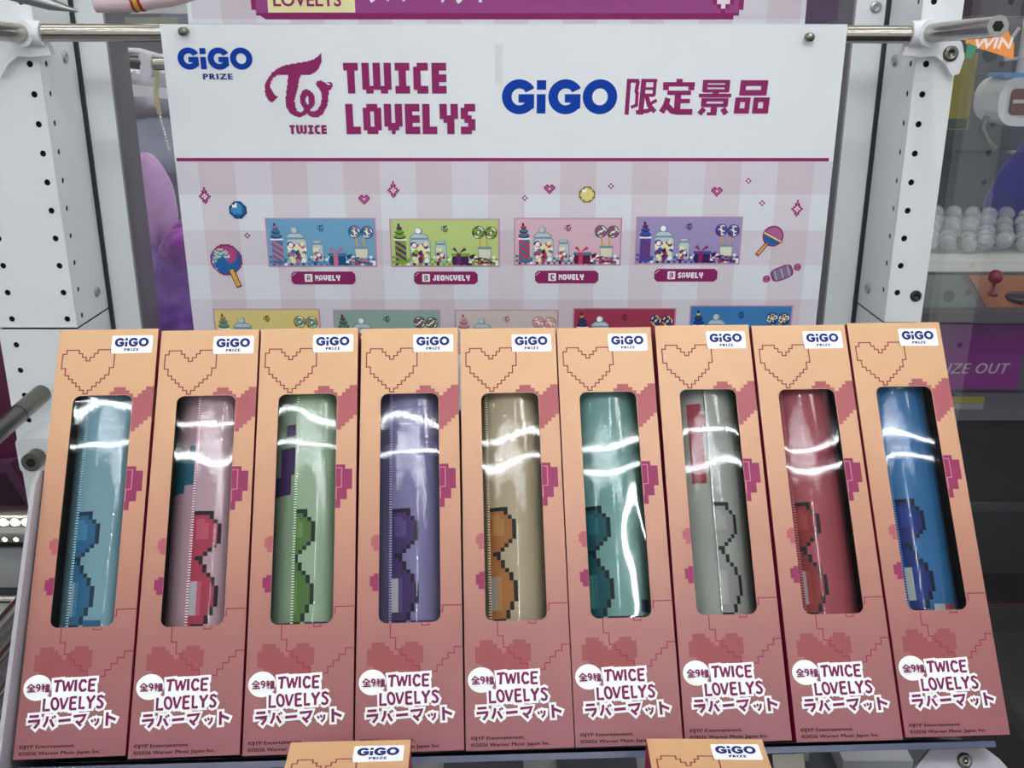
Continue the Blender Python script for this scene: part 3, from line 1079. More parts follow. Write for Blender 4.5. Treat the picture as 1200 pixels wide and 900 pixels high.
KATA = [
    (24, [(124, 491), (208, 485)]), (24, [(110, 538), (210, 529), (204, 556), (166, 600)]),
    (24, [(292, 490), (282, 535), (254, 588)]), (24, [(318, 518), (332, 556), (348, 584)]), (15, [(336, 493), (346, 508)]), (15, [(354, 482), (366, 497)]),
    (26, [(396, 532), (506, 521)]),
    (24, [(540, 489), (648, 476), (622, 525), (578, 560)]), (24, [(562, 534), (604, 578)]),
    (18, [(706, 522), (716, 542)]), (18, [(734, 512), (744, 532)]), (20, [(772, 510), (764, 545), (738, 574)]),
    (26, [(858, 453), (848, 576)]), (26, [(868, 492), (932, 519)]),
]
SMALL = [
    (11, [(138, 178), (102, 214)]), (11, [(138, 180), (176, 209)]), (10, [(116, 214), (162, 212)]), (10, [(112, 234), (164, 231)]), (11, [(102, 253), (174, 249)]), (10, [(139, 214), (138, 250)]),
    (13, arc(207, 199, 15, 17, 0, 360, 14)), (13, [(223, 196), (220, 224), (202, 246)]),
    (9, [(262, 178), (244, 185)]), (9, [(240, 201), (272, 198)]), (10, [(257, 182), (253, 250)]), (8, [(254, 205), (239, 228)]), (8, [(257, 205), (271, 221)]), (8, [(280, 184), (314, 179)]), (8, [(277, 196), (318, 192)]),
    (9, [(298, 180), (295, 250)]), (8, [(283, 206), (312, 203), (310, 228), (281, 230), (283, 206)]), (7, [(282, 218), (311, 215)]), (8, [(277, 240), (314, 237)]), (9, [(272, 252), (318, 248)]),
]
Z2M = 0.0606 * mm
E1, E2, E3, E4 = -0.00006, -0.00012, -0.00018, -0.00024


def stairs(x, z, dx, dz, n, first='z'):
    pts = [(x, z)]
    for _ in range(n):
        if first == 'z':
            z += dz
            pts.append((x, z))
            x += dx
            pts.append((x, z))
        else:
            x += dx
            pts.append((x, z))
            z += dz
            pts.append((x, z))
    return pts


def carton_mesh(with_window=True):
    mb = MB()
    win = rrect(-19.2 * mm, 75.4 * mm, 19.2 * mm, 224.6 * mm, 5 * mm, 6)
    t = 0.0006
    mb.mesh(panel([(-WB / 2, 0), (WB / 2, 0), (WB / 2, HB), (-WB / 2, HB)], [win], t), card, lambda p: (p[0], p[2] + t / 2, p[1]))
    mb.box((-WB / 2, t, 0), (-WB / 2 + t, DB, HB), side_ink)
    mb.box((WB / 2 - t, t, 0), (WB / 2, DB, HB), side_ink)
    lining = M('carton inner shade', (52, 54, 58), 0.7)  # dark tone stands in for the shade inside the carton
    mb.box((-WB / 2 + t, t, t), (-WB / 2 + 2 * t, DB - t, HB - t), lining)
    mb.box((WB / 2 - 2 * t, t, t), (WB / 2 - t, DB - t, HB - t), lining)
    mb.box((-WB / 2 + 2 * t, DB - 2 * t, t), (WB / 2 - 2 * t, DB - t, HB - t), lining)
    mb.box((-WB / 2 + t, DB - t, 0), (WB / 2 - t, DB, HB), side_ink)
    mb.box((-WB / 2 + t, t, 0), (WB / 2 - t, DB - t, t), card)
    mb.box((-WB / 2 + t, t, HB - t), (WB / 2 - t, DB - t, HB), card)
    # side hearts wrapping over the right edge
    for s in (-1, 1):
        xs = s * (WB / 2 + 0.00006)
        z = [0.209, 0.230, 0.218]
        mb.add([(xs, 0.0006, 0.205), (xs, 0.012, 0.213), (xs, 0.022, 0.226), (xs, 0.012, 0.232), (xs, 0.0006, 0.230)], [(0, 1, 2, 3, 4) if s > 0 else (4, 3, 2, 1, 0)], salmon)
    # outlined heart
    h = [(-26.4, 256.6), (-18.3, 256.6), (-18.3, 254.1), (-16, 254.1), (-16, 251.5), (-13.4, 251.5), (-13.4, 248.9), (-10.8, 248.9), (-10.8, 251.5), (-8.3, 251.5), (-8.3, 254.1), (-6, 254.1), (-6, 256.7), (2.4, 256.7), (2.4, 254.2),
         (5, 254.2), (5, 243.9), (2.4, 243.9), (2.4, 238.8), (-.2, 238.8), (-.2, 236.2), (-2.8, 236.2), (-2.8, 233.6), (-5.4, 233.6), (-5.4, 231), (-8, 231), (-8, 228.4), (-10.6, 228.4), (-10.6, 225.8), (-13.2, 225.8), (-13.2, 228.4),
         (-15.8, 228.4), (-15.8, 231), (-18.4, 231), (-18.4, 233.6), (-21, 233.6), (-21, 236.2), (-23.6, 236.2), (-23.6, 238.8), (-26.2, 238.8), (-26.2, 243.7), (-28.9, 243.7), (-28.9, 253.8), (-26.4, 253.8), (-26.4, 256.6)]
    mb.stroke(mmp(h), 0.74 * mm, line_ink, E1)
    # solid heart running off the right edge, cut by the window
    mb.flat(mmp([(4.1, 224.9), (4.1, 227), (6.6, 227), (6.6, 230), (14.2, 230), (14.2, 227.7), (16.8, 227.7), (16.8, 225.3), (19.4, 225.3), (19.4, 222.9), (22.4, 222.9), (22.4, 225.3), (24.8, 225.3), (24.8, 227.7), (27.4, 227.7),
                 (27.4, 230.1), (32.5, 230.1), (32.5, 209.2), (30, 209.2), (30, 206.8), (27.4, 206.8), (27.4, 204.3), (24.9, 204.3), (24.9, 201.9), (22.4, 201.9), (22.4, 199.5), (19.5, 199.5), (19.5, 219.6), (19.0, 221.7), (17.9, 223.3),
                 (16.3, 224.4), (14.2, 224.9)]), salmon, E1)
    mb.flat(mmp([(19.4, 176), (25.3, 176), (25.3, 173), (29.9, 173), (29.9, 159.6), (26.7, 159.6), (26.7, 153), (22.5, 153), (22.5, 147.4), (19.4, 147.4)]), magenta, E1)
    mb.stroke(mmp([(19.6, 173.7), (23.1, 173.8), (23.1, 161), (19.9, 160.8), (19.8, 153)]), 0.6 * mm, rose_line, E2, 0)
    mb.flat(mmp([(-19.4, 130.4), (-22.7, 130.4), (-22.7, 129), (-24.4, 129), (-24.4, 123.4), (-22.7, 123.4), (-22.7, 120.3), (-19.4, 120.3)]), salmon, E1)
    mb.flat(mmp([(-19.4, 106), (-22.5, 106), (-22.5, 104.5), (-24.8, 104.5), (-24.8, 98), (-23.2, 98), (-23.2, 95.2), (-19.4, 95.2)]), magenta, E1)
    mb.flat(mmp([(-26, 59.7), (-23.3, 59.7), (-23.3, 63.9), (-15, 63.9), (-15, 61.5), (-12.3, 61.5), (-12.3, 58.8), (-9.8, 58.8), (-9.8, 56.3), (-7.2, 56.3), (-7.2, 58.8), (-5, 58.8), (-5, 61.4), (-2.7, 61.4), (-2.7, 63.9),
                 (5.4, 63.9), (5.4, 61.4), (8.3, 61.4), (8.3, 51), (6.3, 51), (6.3, 45), (-22, 45), (-22, 50), (-26, 50)]), salmon2, E1)
    for l in ([(-11.9, 75.1), (-11.9, 66.4), (-8.6, 66.4), (-8.6, 59.5), (-5, 59.5), (-5, 56), (-2, 56), (-2, 52.6), (1.8, 52.6), (1.8, 49.4), (6.2, 49.4), (6.2, 46)],
              [(14, 45.8), (16.7, 45.8), (16.7, 49.5), (20, 49.5), (20, 53.1), (23.5, 53.1), (23.5, 56.5), (27.4, 56.5), (27.4, 60.2), (32.4, 60.2)],
              [(19.5, 81.4), (20.5, 81.4), (20.5, 85.4), (32.4, 85.4)], [(7.5, 75.1), (7.5, 73.6), (12, 73.6), (12, 75.1)]):
        mb.stroke(mmp(l), 0.68 * mm, line_ink2, E2, 0)
    # title block: white keyline shapes under plum lettering
    lay = [E3]

    def nxt():
        lay[0] -= 0.000008
        return lay[0]
    c = zt([(195, 212)])[0]
    mb.disc(c[0], c[1], 8.3 * mm, 7.5 * mm, white_ink, E3, 32)
    for wd, pts in TITLE:
        mb.stroke(zt(pts), (wd + 52) * Z2M, white_ink, nxt(), 26 * Z2M if len(pts) < 8 else 0, mlim=0.9)
    for wd, pts in KATA:
        mb.stroke(zt(pts), (wd + 48) * Z2M, white_ink, nxt(), 25 * Z2M, mlim=0.7)
    mb.flat(zt([(335, 118), (775, 98), (765, 262), (800, 300), (810, 400), (400, 440), (250, 440), (262, 310), (330, 300)]), white_ink, nxt())
    for wd, pts in TITLE:
        mb.stroke(zt(pts), (wd + 4) * Z2M, title_ink, nxt(), 3 * Z2M, mlim=0.85)
    for wd, pts in KATA + SMALL:
        mb.stroke(zt(pts), (wd + 1.5) * Z2M, title_ink, nxt(), 3 * Z2M, mlim=0.6)
    put_text(mb, '\u00a9JYP Entertainment.', -29.5 * mm, 5.3 * mm, 2.8 * mm, 8.0 * mm, black_ink, E2, 0.0, dbl=0.00022)
    put_text(mb, '\u00a92026 Warner Music Japan Inc.', -29.4 * mm, 1.5 * mm, 18.0 * mm, 4.2 * mm, black_ink, E2, 0.0, dbl=0.00022)
    return mb


def sticker_mesh():
    mb = MB()
    pts = rrect(2.5 * mm, 253.8 * mm, 29.4 * mm, 266.4 * mm, 1.0 * mm, 4)
    mb.prism(pts, -0.00034, -0.0001, white_lbl)
    gigo(mb, 4.5 * mm, 258.3 * mm, 26.9 * mm, 264.8 * mm, navy, -0.00040)
    vs = 11.1
    put_text(mb, 'PRIZE', 11.1 * mm, 255.3 * mm, 20.4 * mm, 257.2 * mm, navy, -0.00046, 0.015, space=1.3, dbl=0.00035)
    return mb


film_mat = clear_mat('clear window film', 1.5, 0.035)


def film_mesh(seed):
    rnd = random.Random(seed)
    ph = [rnd.uniform(0, 6.28) for _ in range(6)]
    am = [rnd.uniform(0.5, 1.0) for _ in range(4)]
    mb = MB()
    nx, nz = 22, 60
    vs = []
    for j in range(nz + 1):
        for i in range(nx + 1):
            x = -22.5 + 45 * i / nx
            z = 72 + 156 * j / nz
            b = 0.55 * am[0] * math.sin(x * 0.085 + z * 0.02 + ph[0]) + 0.5 * am[1] * math.sin(z * 0.047 + x * 0.05 + ph[1]) + 0.10 * am[2] * math.sin(x * 0.22 - z * 0.05 + ph[2]) + 0.08 * math.sin(z * 0.16 + ph[3])
            e = min(1.0, (22.5 - abs(x)) / 5, (78 - abs(z - 150)) / 5)
            vs.append((x * mm, (1.6 + 0.30 * b * max(0, e)) * mm, z * mm))
    fs = []
    for j in range(nz):
        for i in range(nx):
            a = j * (nx + 1) + i
            fs.append((a, a + 1, a + nx + 2, a + nx + 1))
    mb.add(vs, fs, film_mat, True)
    return mb


carton0 = carton_mesh()
sticker0 = sticker_mesh()
proto_carton = proto_sticker = None
ROW = [  # foot of the front face, across vector, up vector
    ((-0.2617, 0.4922), (0.998, 0.057, 0.002), (-0.036, 0.599, 0.800)), ((-0.1942, 0.4930), (0.998, 0.058, 0.001), (-0.036, 0.604, 0.796)), ((-0.1273, 0.4956), (0.998, 0.060, 0.0), (-0.036, 0.601, 0.799)),
    ((-0.0610, 0.4974), (0.999, 0.053, 0.0), (-0.032, 0.604, 0.796)), ((0.0050, 0.4998), (0.999, 0.048, 0.0), (-0.029, 0.609, 0.793)), ((0.0706, 0.5029), (0.999, 0.045, 0.0), (-0.027, 0.613, 0.790)),
    ((0.1370, 0.5066), (0.999, 0.035, 0.001), (-0.022, 0.608, 0.794)), ((0.2046, 0.5074), (0.999, 0.037, 0.003), (-0.025, 0.609, 0.792)), ((0.2718, 0.5119), (0.999, 0.046, -0.002), (-0.026, 0.605, 0.796))]
COLN = ['pale blue', 'dusty pink', 'light green', 'violet', 'beige', 'teal green', 'grey white', 'dark red', 'strong blue']
for i, (p, R, U) in enumerate(ROW):
    mtx = frame_matrix(W(p[0], p[1], -0.4005), R, U)
    t = thing('prize_box', 'upright peach window box in the row, showing the %s rolled mat' % COLN[i], 'box', mtx, 'window boxes standing in a row')
    if proto_carton is None:
        proto_carton = carton0.build('carton', t)
        proto_sticker = sticker0.build('sticker', t)
        proto_sticker['label'] = 'white sticker with blue lettering'
    else:
        for src in (proto_carton, proto_sticker):
            c = src.copy()
            C.objects.link(c)
            c.parent = t
    film_mesh(20 + i).build('window_film', t)
FRONT = [((-0.0878, 0.4575 - HB, -0.3610), 0.037, 'peach box lying flat before the violet mat box, only its end showing'),
         ((0.1084, 0.4737 - HB, -0.3725), -0.0093, 'peach box lying flat before the grey white mat box, only its end showing')]
for (x, y, z), yaw, lab in FRONT:
    Rv = (math.cos(yaw), math.sin(yaw), 0)
    Uv = (-math.sin(yaw), math.cos(yaw), 0)
    mtx = frame_matrix(W(x + HB * math.sin(yaw), y, z), Rv, Uv)
    t = thing('prize_box', lab, 'box', mtx, 'window boxes lying on the bars in front')
    for src in (proto_carton, proto_sticker):
        c = src.copy()
        C.objects.link(c)
        c.parent = t
    film_mesh(50).build('window_film', t)

# ---------------------------------------------------------------- rolled mats inside the upright boxes
PXM = 2.64
BLOB = [  # right-hand edge (in art pixels from the roll's free edge) of the dark outline, row by row from the top; 0 = all outline
    (4, 4), (4, 1), (5, 1), (6, 1), (6, 1), (6, 1), (6, 1), (6, 1), (5, 1), (4, 1), (3, 1), (2, 2), (2, 1), (3, 1), (3, 1), (4, 1), (5, 1), (5, 1), (6, 1), (6, 1), (6, 1), (6, 1), (6, 1), (5, 1), (5, 1), (4, 1), (4, 1), (3, 3), (3, 1)]
MATDEF = [  # base, dark, mid, light, stripe, stray patch, free edge u (mm), art columns hidden left of the edge
    ((138, 190, 208), (20, 52, 78), (44, 116, 164), (72, 150, 190), (176, 190, 200), (52, 120, 140), -12.0, -1),
    ((218, 178, 192), (22, 20, 32), (196, 58, 88), (220, 92, 116), (200, 196, 208), (30, 116, 140), -5.4, 0),
    ((176, 208, 172), (26, 40, 36), (92, 140, 66), (122, 168, 86), (168, 170, 160), (96, 66, 130), -7.0, -2),
    ((142, 136, 188), (22, 16, 40), (70, 48, 112), (96, 72, 146), (206, 206, 214), (60, 52, 110), -12.5, 0),
    ((206, 188, 152), (22, 26, 34), (190, 122, 54), (206, 146, 80), (176, 170, 160), (120, 84, 50), -15.6, 0),
    ((128, 184, 176), (12, 34, 38), (22, 98, 108), (40, 132, 140), (90, 160, 150), (60, 50, 92), -19.0, 0),
    ((188, 192, 184), (28, 30, 34), (168, 170, 166), (186, 188, 184), (196, 198, 194), (176, 52, 68), -1.4, -1),
    ((186, 84, 96), (20, 24, 32), (160, 50, 46), (180, 70, 66), (190, 186, 200), (120, 40, 50), -14.4, -1),
    ((52, 122, 184), (10, 16, 44), (14, 42, 130), (24, 62, 160), (196, 206, 206), (170, 76, 84), -14.1, 0)]
wrap_mat = clear_mat('crinkled plastic wrap', 1.45, 0.045, bump=0.018, gain=1.5, bscale=(40, 40, 90), nscale=6.0)


def mat_colour(i, s, v):
    """which ink lies at arc length s (mm from the free edge) and height v (mm)"""
    col, row = int(s // PXM), int((148.6 - v) // PXM)
    shift = MATDEF[i][7]
    c = col - shift
    if 0 <= row < len(BLOB):
        e, w_ = BLOB[row]
        if c <= e:
            if c > e - w_ or (row == 0 and c >= 0):
                return 'dark'
            if row < 11:
                return 'light' if (2 <= row <= 6 and 1 <= c <= e - 3) else 'mid'
            if 17 <= row <= 24 and 0 <= c <= 1:
                return 'stripe'
            if 17 <= row <= 24 and c == 2:
                return 'light'
            return 'mid'
    arc_total = 2 * math.pi * 28
    left = arc_total - s                                     # distance left of the free edge, on the layer below
    if i in (1, 2, 6) and 0 < left < 32:
        cl = int(left // PXM)
        if i == 1 and 1 <= cl <= 11 and (176 if cl <= 2 else 168 if cl <= 5 else 162) < v < (194 if cl <= 4 else 186):
            return 'patch'
        if i == 2 and (172 < v < 192 and 1 <= cl <= 7 or 158 < v <= 172 and 3 < cl <= 10 or 198 < v < 206 and cl in (3, 4, 5)):
            return 'patch'
        if i == 6 and (162 < v < 216 and 3 <= cl <= 6 or 202 < v < 208 and cl <= 4):
            return 'patch'
    if i == 8 and v < 79.5 and 6 <= c <= 12:
        return 'patch' if c > 8 else 'stripe'
    if i in (2, 3, 5) and v < 77.6 and c > 4:
        return 'patch'
    if i == 5 and 80 < v < 88 and 38 < s < 45:
        return 'patch'
    if i == 0 and v < 79.5 and 4 < c < 9:
        return 'mid'
    return 'base'


def rolled_mat(i, mtx):
    base, dark, mid, light, stripe, patch, ue, _ = MATDEF[i]
    inks = {k: M('mat ink %s %d' % (k, i), c, 0.55) for k, c in ((k_, [(0.93 * v + 0.07 * sum(c_) / 3) * 0.735 for v in c_]) for k_, c_ in (('base', base), ('dark', dark), ('mid', mid), ('light', light), ('stripe', stripe), ('patch', patch)))}
    t = thing('rolled_mat', '%s rolled rubber mat behind the window of its box' % COLN[i], 'mat', mtx, 'rolled mats inside the row of boxes')
    r0, th = 27.3, 2.2
    yc = 33.6
    z0, z1 = 4.0, 266.0
    te = math.asin(ue / r0)
    turns = 2.4
    mb = MB()
    n1 = int(round(2 * math.pi * r0 / (PXM / 1)))
    ts = [te + 2 * math.pi * k / n1 for k in range(n1 + 1)]
    nt_ = n1
    while ts[-1] < te + 2 * math.pi * turns:
        ts.append(ts[-1] + 0.2)

    def P(tt, inner, z):
        r = r0 - (th + 0.15) * (tt - te) / (2 * math.pi) - (th if inner else 0)
        return (r * math.sin(tt) * mm, (yc - r * math.cos(tt)) * mm, z * mm)
    zr = [z0]
    z = 148.6 - PXM * int((148.6 - z0) // PXM)
    while z < z1:
        zr.append(z)
        z += PXM
    zr.append(z1)
    nz = len(zr)
    vs = [P(tt, False, z) for tt in ts for z in zr]
    o = len(mb.v)
    groups = {}
    for a in range(len(ts) - 1):
        for b in range(nz - 1):
            k = 'base'
            if a < nt_:
                k = mat_colour(i, (ts[a] - te) * r0 + 0.5 * PXM, (zr[b] + zr[b + 1]) / 2)
            groups.setdefault(k, []).append((a * nz + b, (a + 1) * nz + b, (a + 1) * nz + b + 1, a * nz + b + 1))
    first = True
    mb.v += vs
    for k, fl in groups.items():
        mi = mb.mi(inks[k])
        for f in fl:
            mb.f.append([q + o for q in f])
            mb.m.append(mi)
            mb.smooth.append(True)
    # inner face, free edge, end faces
    vs = [P(tt, True, z) for tt in ts for z in (z0, z1)]
    mb.add(vs, [(2 * a, 2 * a + 1, 2 * a + 3, 2 * a + 2) for a in range(len(ts) - 1)], M('mat backing', (70, 70, 72), 0.7), True)
    mb.add([P(te, False, z0), P(te, False, z1), P(te, True, z1), P(te, True, z0)], [(0, 1, 2, 3)], inks['base'])
    for z in (z0, z1):
        vs = [P(tt, s, z) for tt in ts for s in (False, True)]
        mb.add(vs, [(2 * a, 2 * a + 1, 2 * a + 3, 2 * a + 2) for a in range(len(ts) - 1)], M('mat backing', (70, 70, 72), 0.7))
    mb.build('roll', t)
    # stitched binding along the free edge: alternate pale and dark threads
    if i != 6:
        mb = MB()
        pale = M('thread %d' % i, [min(255, int(v * 1.0) + 20) for v in base], 0.5)
        drk = M('dark thread', (20, 22, 26), 0.6)
        z = z0 + 1
        k = 0
        rr = r0 + 0.1

        def bead(za, zb, dl, mt, lift):
            pts = []
            for zz_ in (za, zb):
                for dd in (-dl, 0.7):
                    for rl in (-0.8, lift):
                        tt = te + dd / r0
                        pts.append(((rr + rl) * math.sin(tt) * mm, (yc - (rr + rl) * math.cos(tt)) * mm, zz_ * mm))
            mb.add(pts, [(0, 1, 3, 2), (4, 6, 7, 5), (0, 4, 5, 1), (2, 3, 7, 6), (1, 5, 7, 3), (0, 2, 6, 4)], mt)
        while z < z1 - 2:
            bead(z, z + 0.95, 0.9, pale, 0.6)
            bead(z + 0.95, z + 1.7, 1.0, drk, 0.35)
            z += 1.7
        mb.build('stitched_edge', t)
    mb = MB()
    vs, fs = [], []
    seg = 72
    for z in (z0 - 1, z1 + 1):
        for k in range(seg):
            a = 2 * math.pi * k / seg
            vs.append((28.5 * math.sin(a) * mm, (yc - 28.5 * math.cos(a)) * mm, z * mm))
    fs = [(k, (k + 1) % seg, (k + 1) % seg + seg, k + seg) for k in range(seg)]
    mb.add(vs, fs, wrap_mat, True)
    mb.build('plastic_wrap', t)


for i, (p, R, U) in enumerate(ROW):
    rolled_mat(i, frame_matrix(W(p[0], p[1], -0.4005), R, U))

# ================================================================ the sloping stand that holds the row
ym = 0.0415
sm = frame_matrix(W(0.005, 0.5008, -0.4005), (math.cos(ym), math.sin(ym), 0), (-math.sin(ym) * math.sin(0.6516), math.cos(ym) * math.sin(0.6516), math.cos(0.6516)))
stand = thing('display_stand', 'smoky acrylic stand holding the row of leaning boxes', 'stand', sm)
smoke_blue = M('smoky blue acrylic', (78, 84, 108), 0.25, noise=0.12, nscale=9)
frost = M('frosted acrylic', (166, 164, 172), 0.3)
mb = MB()
mb.box((-0.325, -0.003, -0.0068), (0.288, 0.080, -0.0032), smoke_blue)
mb.build('ledge', stand)
mb = MB()
mb.box((-0.318, 0.0745, -0.0030), (0.300, 0.0795, 0.235), M('smoky back panel', (92, 94, 104), 0.4))
mb.build('back_panel', stand)
mb = MB()
mb.prism([(-0.008, -0.02), (0.10, -0.02), (0.10, 0.19), (0.085, 0.20), (-0.002, 0.175), (-0.008, 0.165)], -0.3050, -0.3024, frost, 0)
sp_ = mb.build('side_plate', stand)
screw(sp_, (-0.3050, 0.012, 0.030), 'X-', darksteel, 0.005)
# foot plate on the right, with its bolt
mb = MB()
mb.prism([(0.195, -0.075), (0.245, -0.016), (0.254, -0.0075), (0.288, -0.0075), (0.296, -0.014), (0.345, -0.075)], 0.012, 0.016, frost)
fp = mb.build('foot_plate', stand)
screw(fp, (0.274, 0.012, -0.0145), 'Y', darksteel, 0.0046)
mb = MB()
mb.box((-0.30, 0.03, -0.19), (-0.28, 0.05, -0.0085), darksteel)
mb.build('strut', stand)
mb = MB()
mb.box((0.16, 0.03, -0.19), (0.18, 0.05, -0.0085), darksteel)
mb.build('strut', stand)

# bars that carry the two flat boxes
for y, lab in ((0.235, 'dark steel bar lying across under the two flat boxes, nearer one'), (0.395, 'dark steel bar lying across under the two flat boxes, farther one')):
    mb = MB()
    mb.tube([(-0.43, 0, 0), (0.39, 0, 0)], 0.008, darksteel, 20)
    o = mb.build('support_bar')
    o.location = W(0, y, -0.4365)
    tag(o, lab, 'bar', 'bars under the flat boxes')

# ---------------------------------------------------------------- rods on the lower left post
mb = MB()
mb.tube([(0, 0, 0), (0, -0.15, -0.008)], 0.0090, darksteel, 24)
mb.tube([(0, -0.052, -0.0028), (0, -0.0535, -0.0029)], 0.0092, blackhole, 24, False)
o = mb.build('side_rod')
o.location = W(-0.4675, PF, -0.331)
tag(o, 'dark steel rod sticking out of the left post toward the viewer, upper one', 'rod')
st = thing('stub_rod', 'short steel stub rod in a white block on the left post beside the first box', 'rod', Matrix.Translation(W(-0.459, PF, -0.380)))
mb = MB()
mb.tube([(0, 0, 0.0), (0, -0.060, 0.0)], 0.0092, darksteel, 24)
rd = mb.build('rod', st)
mb = MB()
mb.lathe([(0.0, 0.0), (0.0045, 0.0), (0.0045, -0.0006), (0.0, -0.0006)], blackhole, (0, -0.0602, 0), 'Y', 6, False)
mb.build('socket', rd)
mb = MB()
mb.rbox((-0.019, -0.046, -0.017), (0.045, 0.0, 0.0195), 0.006, clampm, 4)
mb.build('block', st)

lowm = [(-0.448, 0.80, -0.489), (-0.462, 0.80, -0.535), (-0.475, 0.80, -0.580)]
for (x, y, z), lab in zip(lowm, ('chrome rod low on the left under the first box, topmost of three', 'chrome rod low on the left under the first box, middle of three', 'chrome rod low on the left under the first box, lowest of three')):
    mb = MB()
    mb.tube([(0, 0.13, 0), (0, -0.22, 0)], 0.0105, steel, 20)
    o = mb.build('side_rod')
    o.location = W(x, y, z)
    tag(o, lab, 'rod', 'low chrome rods on the left')

mb = MB()
mb.tube([(-0.24, 0, 0), (0, 0, 0)], 0.0052, steel, 18)
o = mb.build('cross_rod')
o.location = seen(24, 703, 1.04)
tag(o, 'thin silver rod ending just left of the first box, in front of the dark mesh', 'rod')

# ================================================================ machine on the far left, seen past the post
nm = thing('crane_game_machine', 'maroon fronted prize machine seen at the far left edge past the white post', 'arcade machine', Matrix.Translation((0, 0, ZC)))
mb = MB()
mb.box((-1.30, 1.40, -0.66), (-0.655, 1.60, 0.5), M('maroon front', (92, 36, 66), 0.35, noise=0.05, nscale=6))
mb.build('front_panel', nm)
mb = MB()
mb.box((-1.30, 1.385, -1.3), (-0.655, 1.60, -0.66), M('pale grey apron', (170, 172, 176), 0.35))
mb.build('apron', nm)
mb = MB()
fl = M('plum plastic', (96, 62, 86), 0.4)
mb.prism([(-0.86, -0.60), (-0.735, -0.585), (-0.705, -0.668), (-0.86, -0.695)], 1.36, 1.385, fl)
fo = mb.build('prize_flap', nm)
mb = MB()
mb.prism([(-0.86, -0.612), (-0.746, -0.600), (-0.724, -0.650), (-0.86, -0.676)], 1.3585, 1.3600, M('dark plum plastic', (62, 44, 58), 0.4))
mb.build('flap_window', fo)
lt = thing('light_bar', 'silver bar with two rows of small lights at the far left edge', 'light bar', Matrix.Translation(W(0, 1.10, 0)))
mb = MB()
mb.tube([(-0.95, 0, -0.557), (-0.565, 0, -0.557)], 0.026, steel, 24)
mb.build('bar', lt)
mb = MB()
for k in range(22):
    for dz in (-0.539, -0.560):
        mb.ball((-0.86 + 0.0135 * k, -0.0225, dz), 0.0045, M('small lit diode', (255, 252, 240), emit=2.0), 8, 6)
mb.build('diodes', lt)
mb = MB()
mb.box((-0.95, 0, 0), (-0.575, 0.02, 0.055), M('pale grey shelf', (176, 178, 180), 0.4))
o = mb.build('shelf_panel')
o.location = W(0, 1.10, -0.640)
tag(o, 'pale grey panel under the bar of small lights at far left', 'panel')
mb = MB()
mb.box((-0.95, 0, 0), (-0.575, 0.02, 0.075), M('dark mesh cloth', (58, 62, 66), 0.7, noise=0.45, nscale=120))
o = mb.build('speaker_mesh')
o.location = W(0, 1.10, -0.716)
tag(o, 'dark mesh panel below the pale panel at far left', 'panel')

# ================================================================ behind the glass: the machine back to back with ours
bk = thing('crane_game_machine', 'back to back prize machine seen through the rear glass beside the front poster', 'arcade machine', Matrix.Translation((0, 0, ZC)))
mb = MB()
mb.box((-0.64, 1.95, -0.75), (0.58, 1.98, 0.10), M('lavender grey wall', (150, 152, 184), 0.5, noise=0.12, nscale=5))
mb.build('back_wall', bk)
mb = MB()
mb.box((-0.55, 1.10, -0.66), (0.58, 1.95, -0.62), tray)
mb.build('play_field', bk)
mb = MB()
mb.box((0.30, 1.90, 0.035), (0.60, 1.94, 0.20), M('dark purple sign', (70, 42, 78), 0.4))
mb.build('sign', bk)
mb = MB()
mb.box((-0.64, 1.80, 0.045), (-0.30, 1.83, 0.075), whitepaint)
mb.build('top_frame', bk)
mb = MB()
mb.box((-0.64, 1.60, 0.000), (-0.50, 1.63, 0.035), M('green grey bracket', (146, 158, 140), 0.4))
mb.build('bracket', bk)
rr = thing('metal_rail', 'steel rail with a white clamp behind the rear glass, left of the front poster', 'rail', Matrix.Translation(W(0, 1.35, 0)))
mb = MB()
mb.tube([(-0.462, 0, -0.026), (0.20, 0, -0.026)], 0.0085, steel, 20)
mb.tube([(-0.468, 0.0, -0.026), (-0.55, -0.06, -0.012)], 0.0085, darksteel, 20)
mb.build('rod', rr)
mb = MB()
mb.rbox((-0.472, -0.012, -0.043), (-0.458, 0.012, -0.013), 0.005, clampm)
mb.tube([(-0.50, 0, -0.010), (-0.475, 0, -0.011), (-0.45, 0, -0.018), (-0.42, 0, -0.019)], 0.004, clampm, 10)
mb.prism([(-0.50, -0.050), (-0.43, -0.058), (-0.435, -0.070), (-0.47, -0.066), (-0.50, -0.066)], -0.01, 0.0, clampm)
mb.build('clamp', rr)
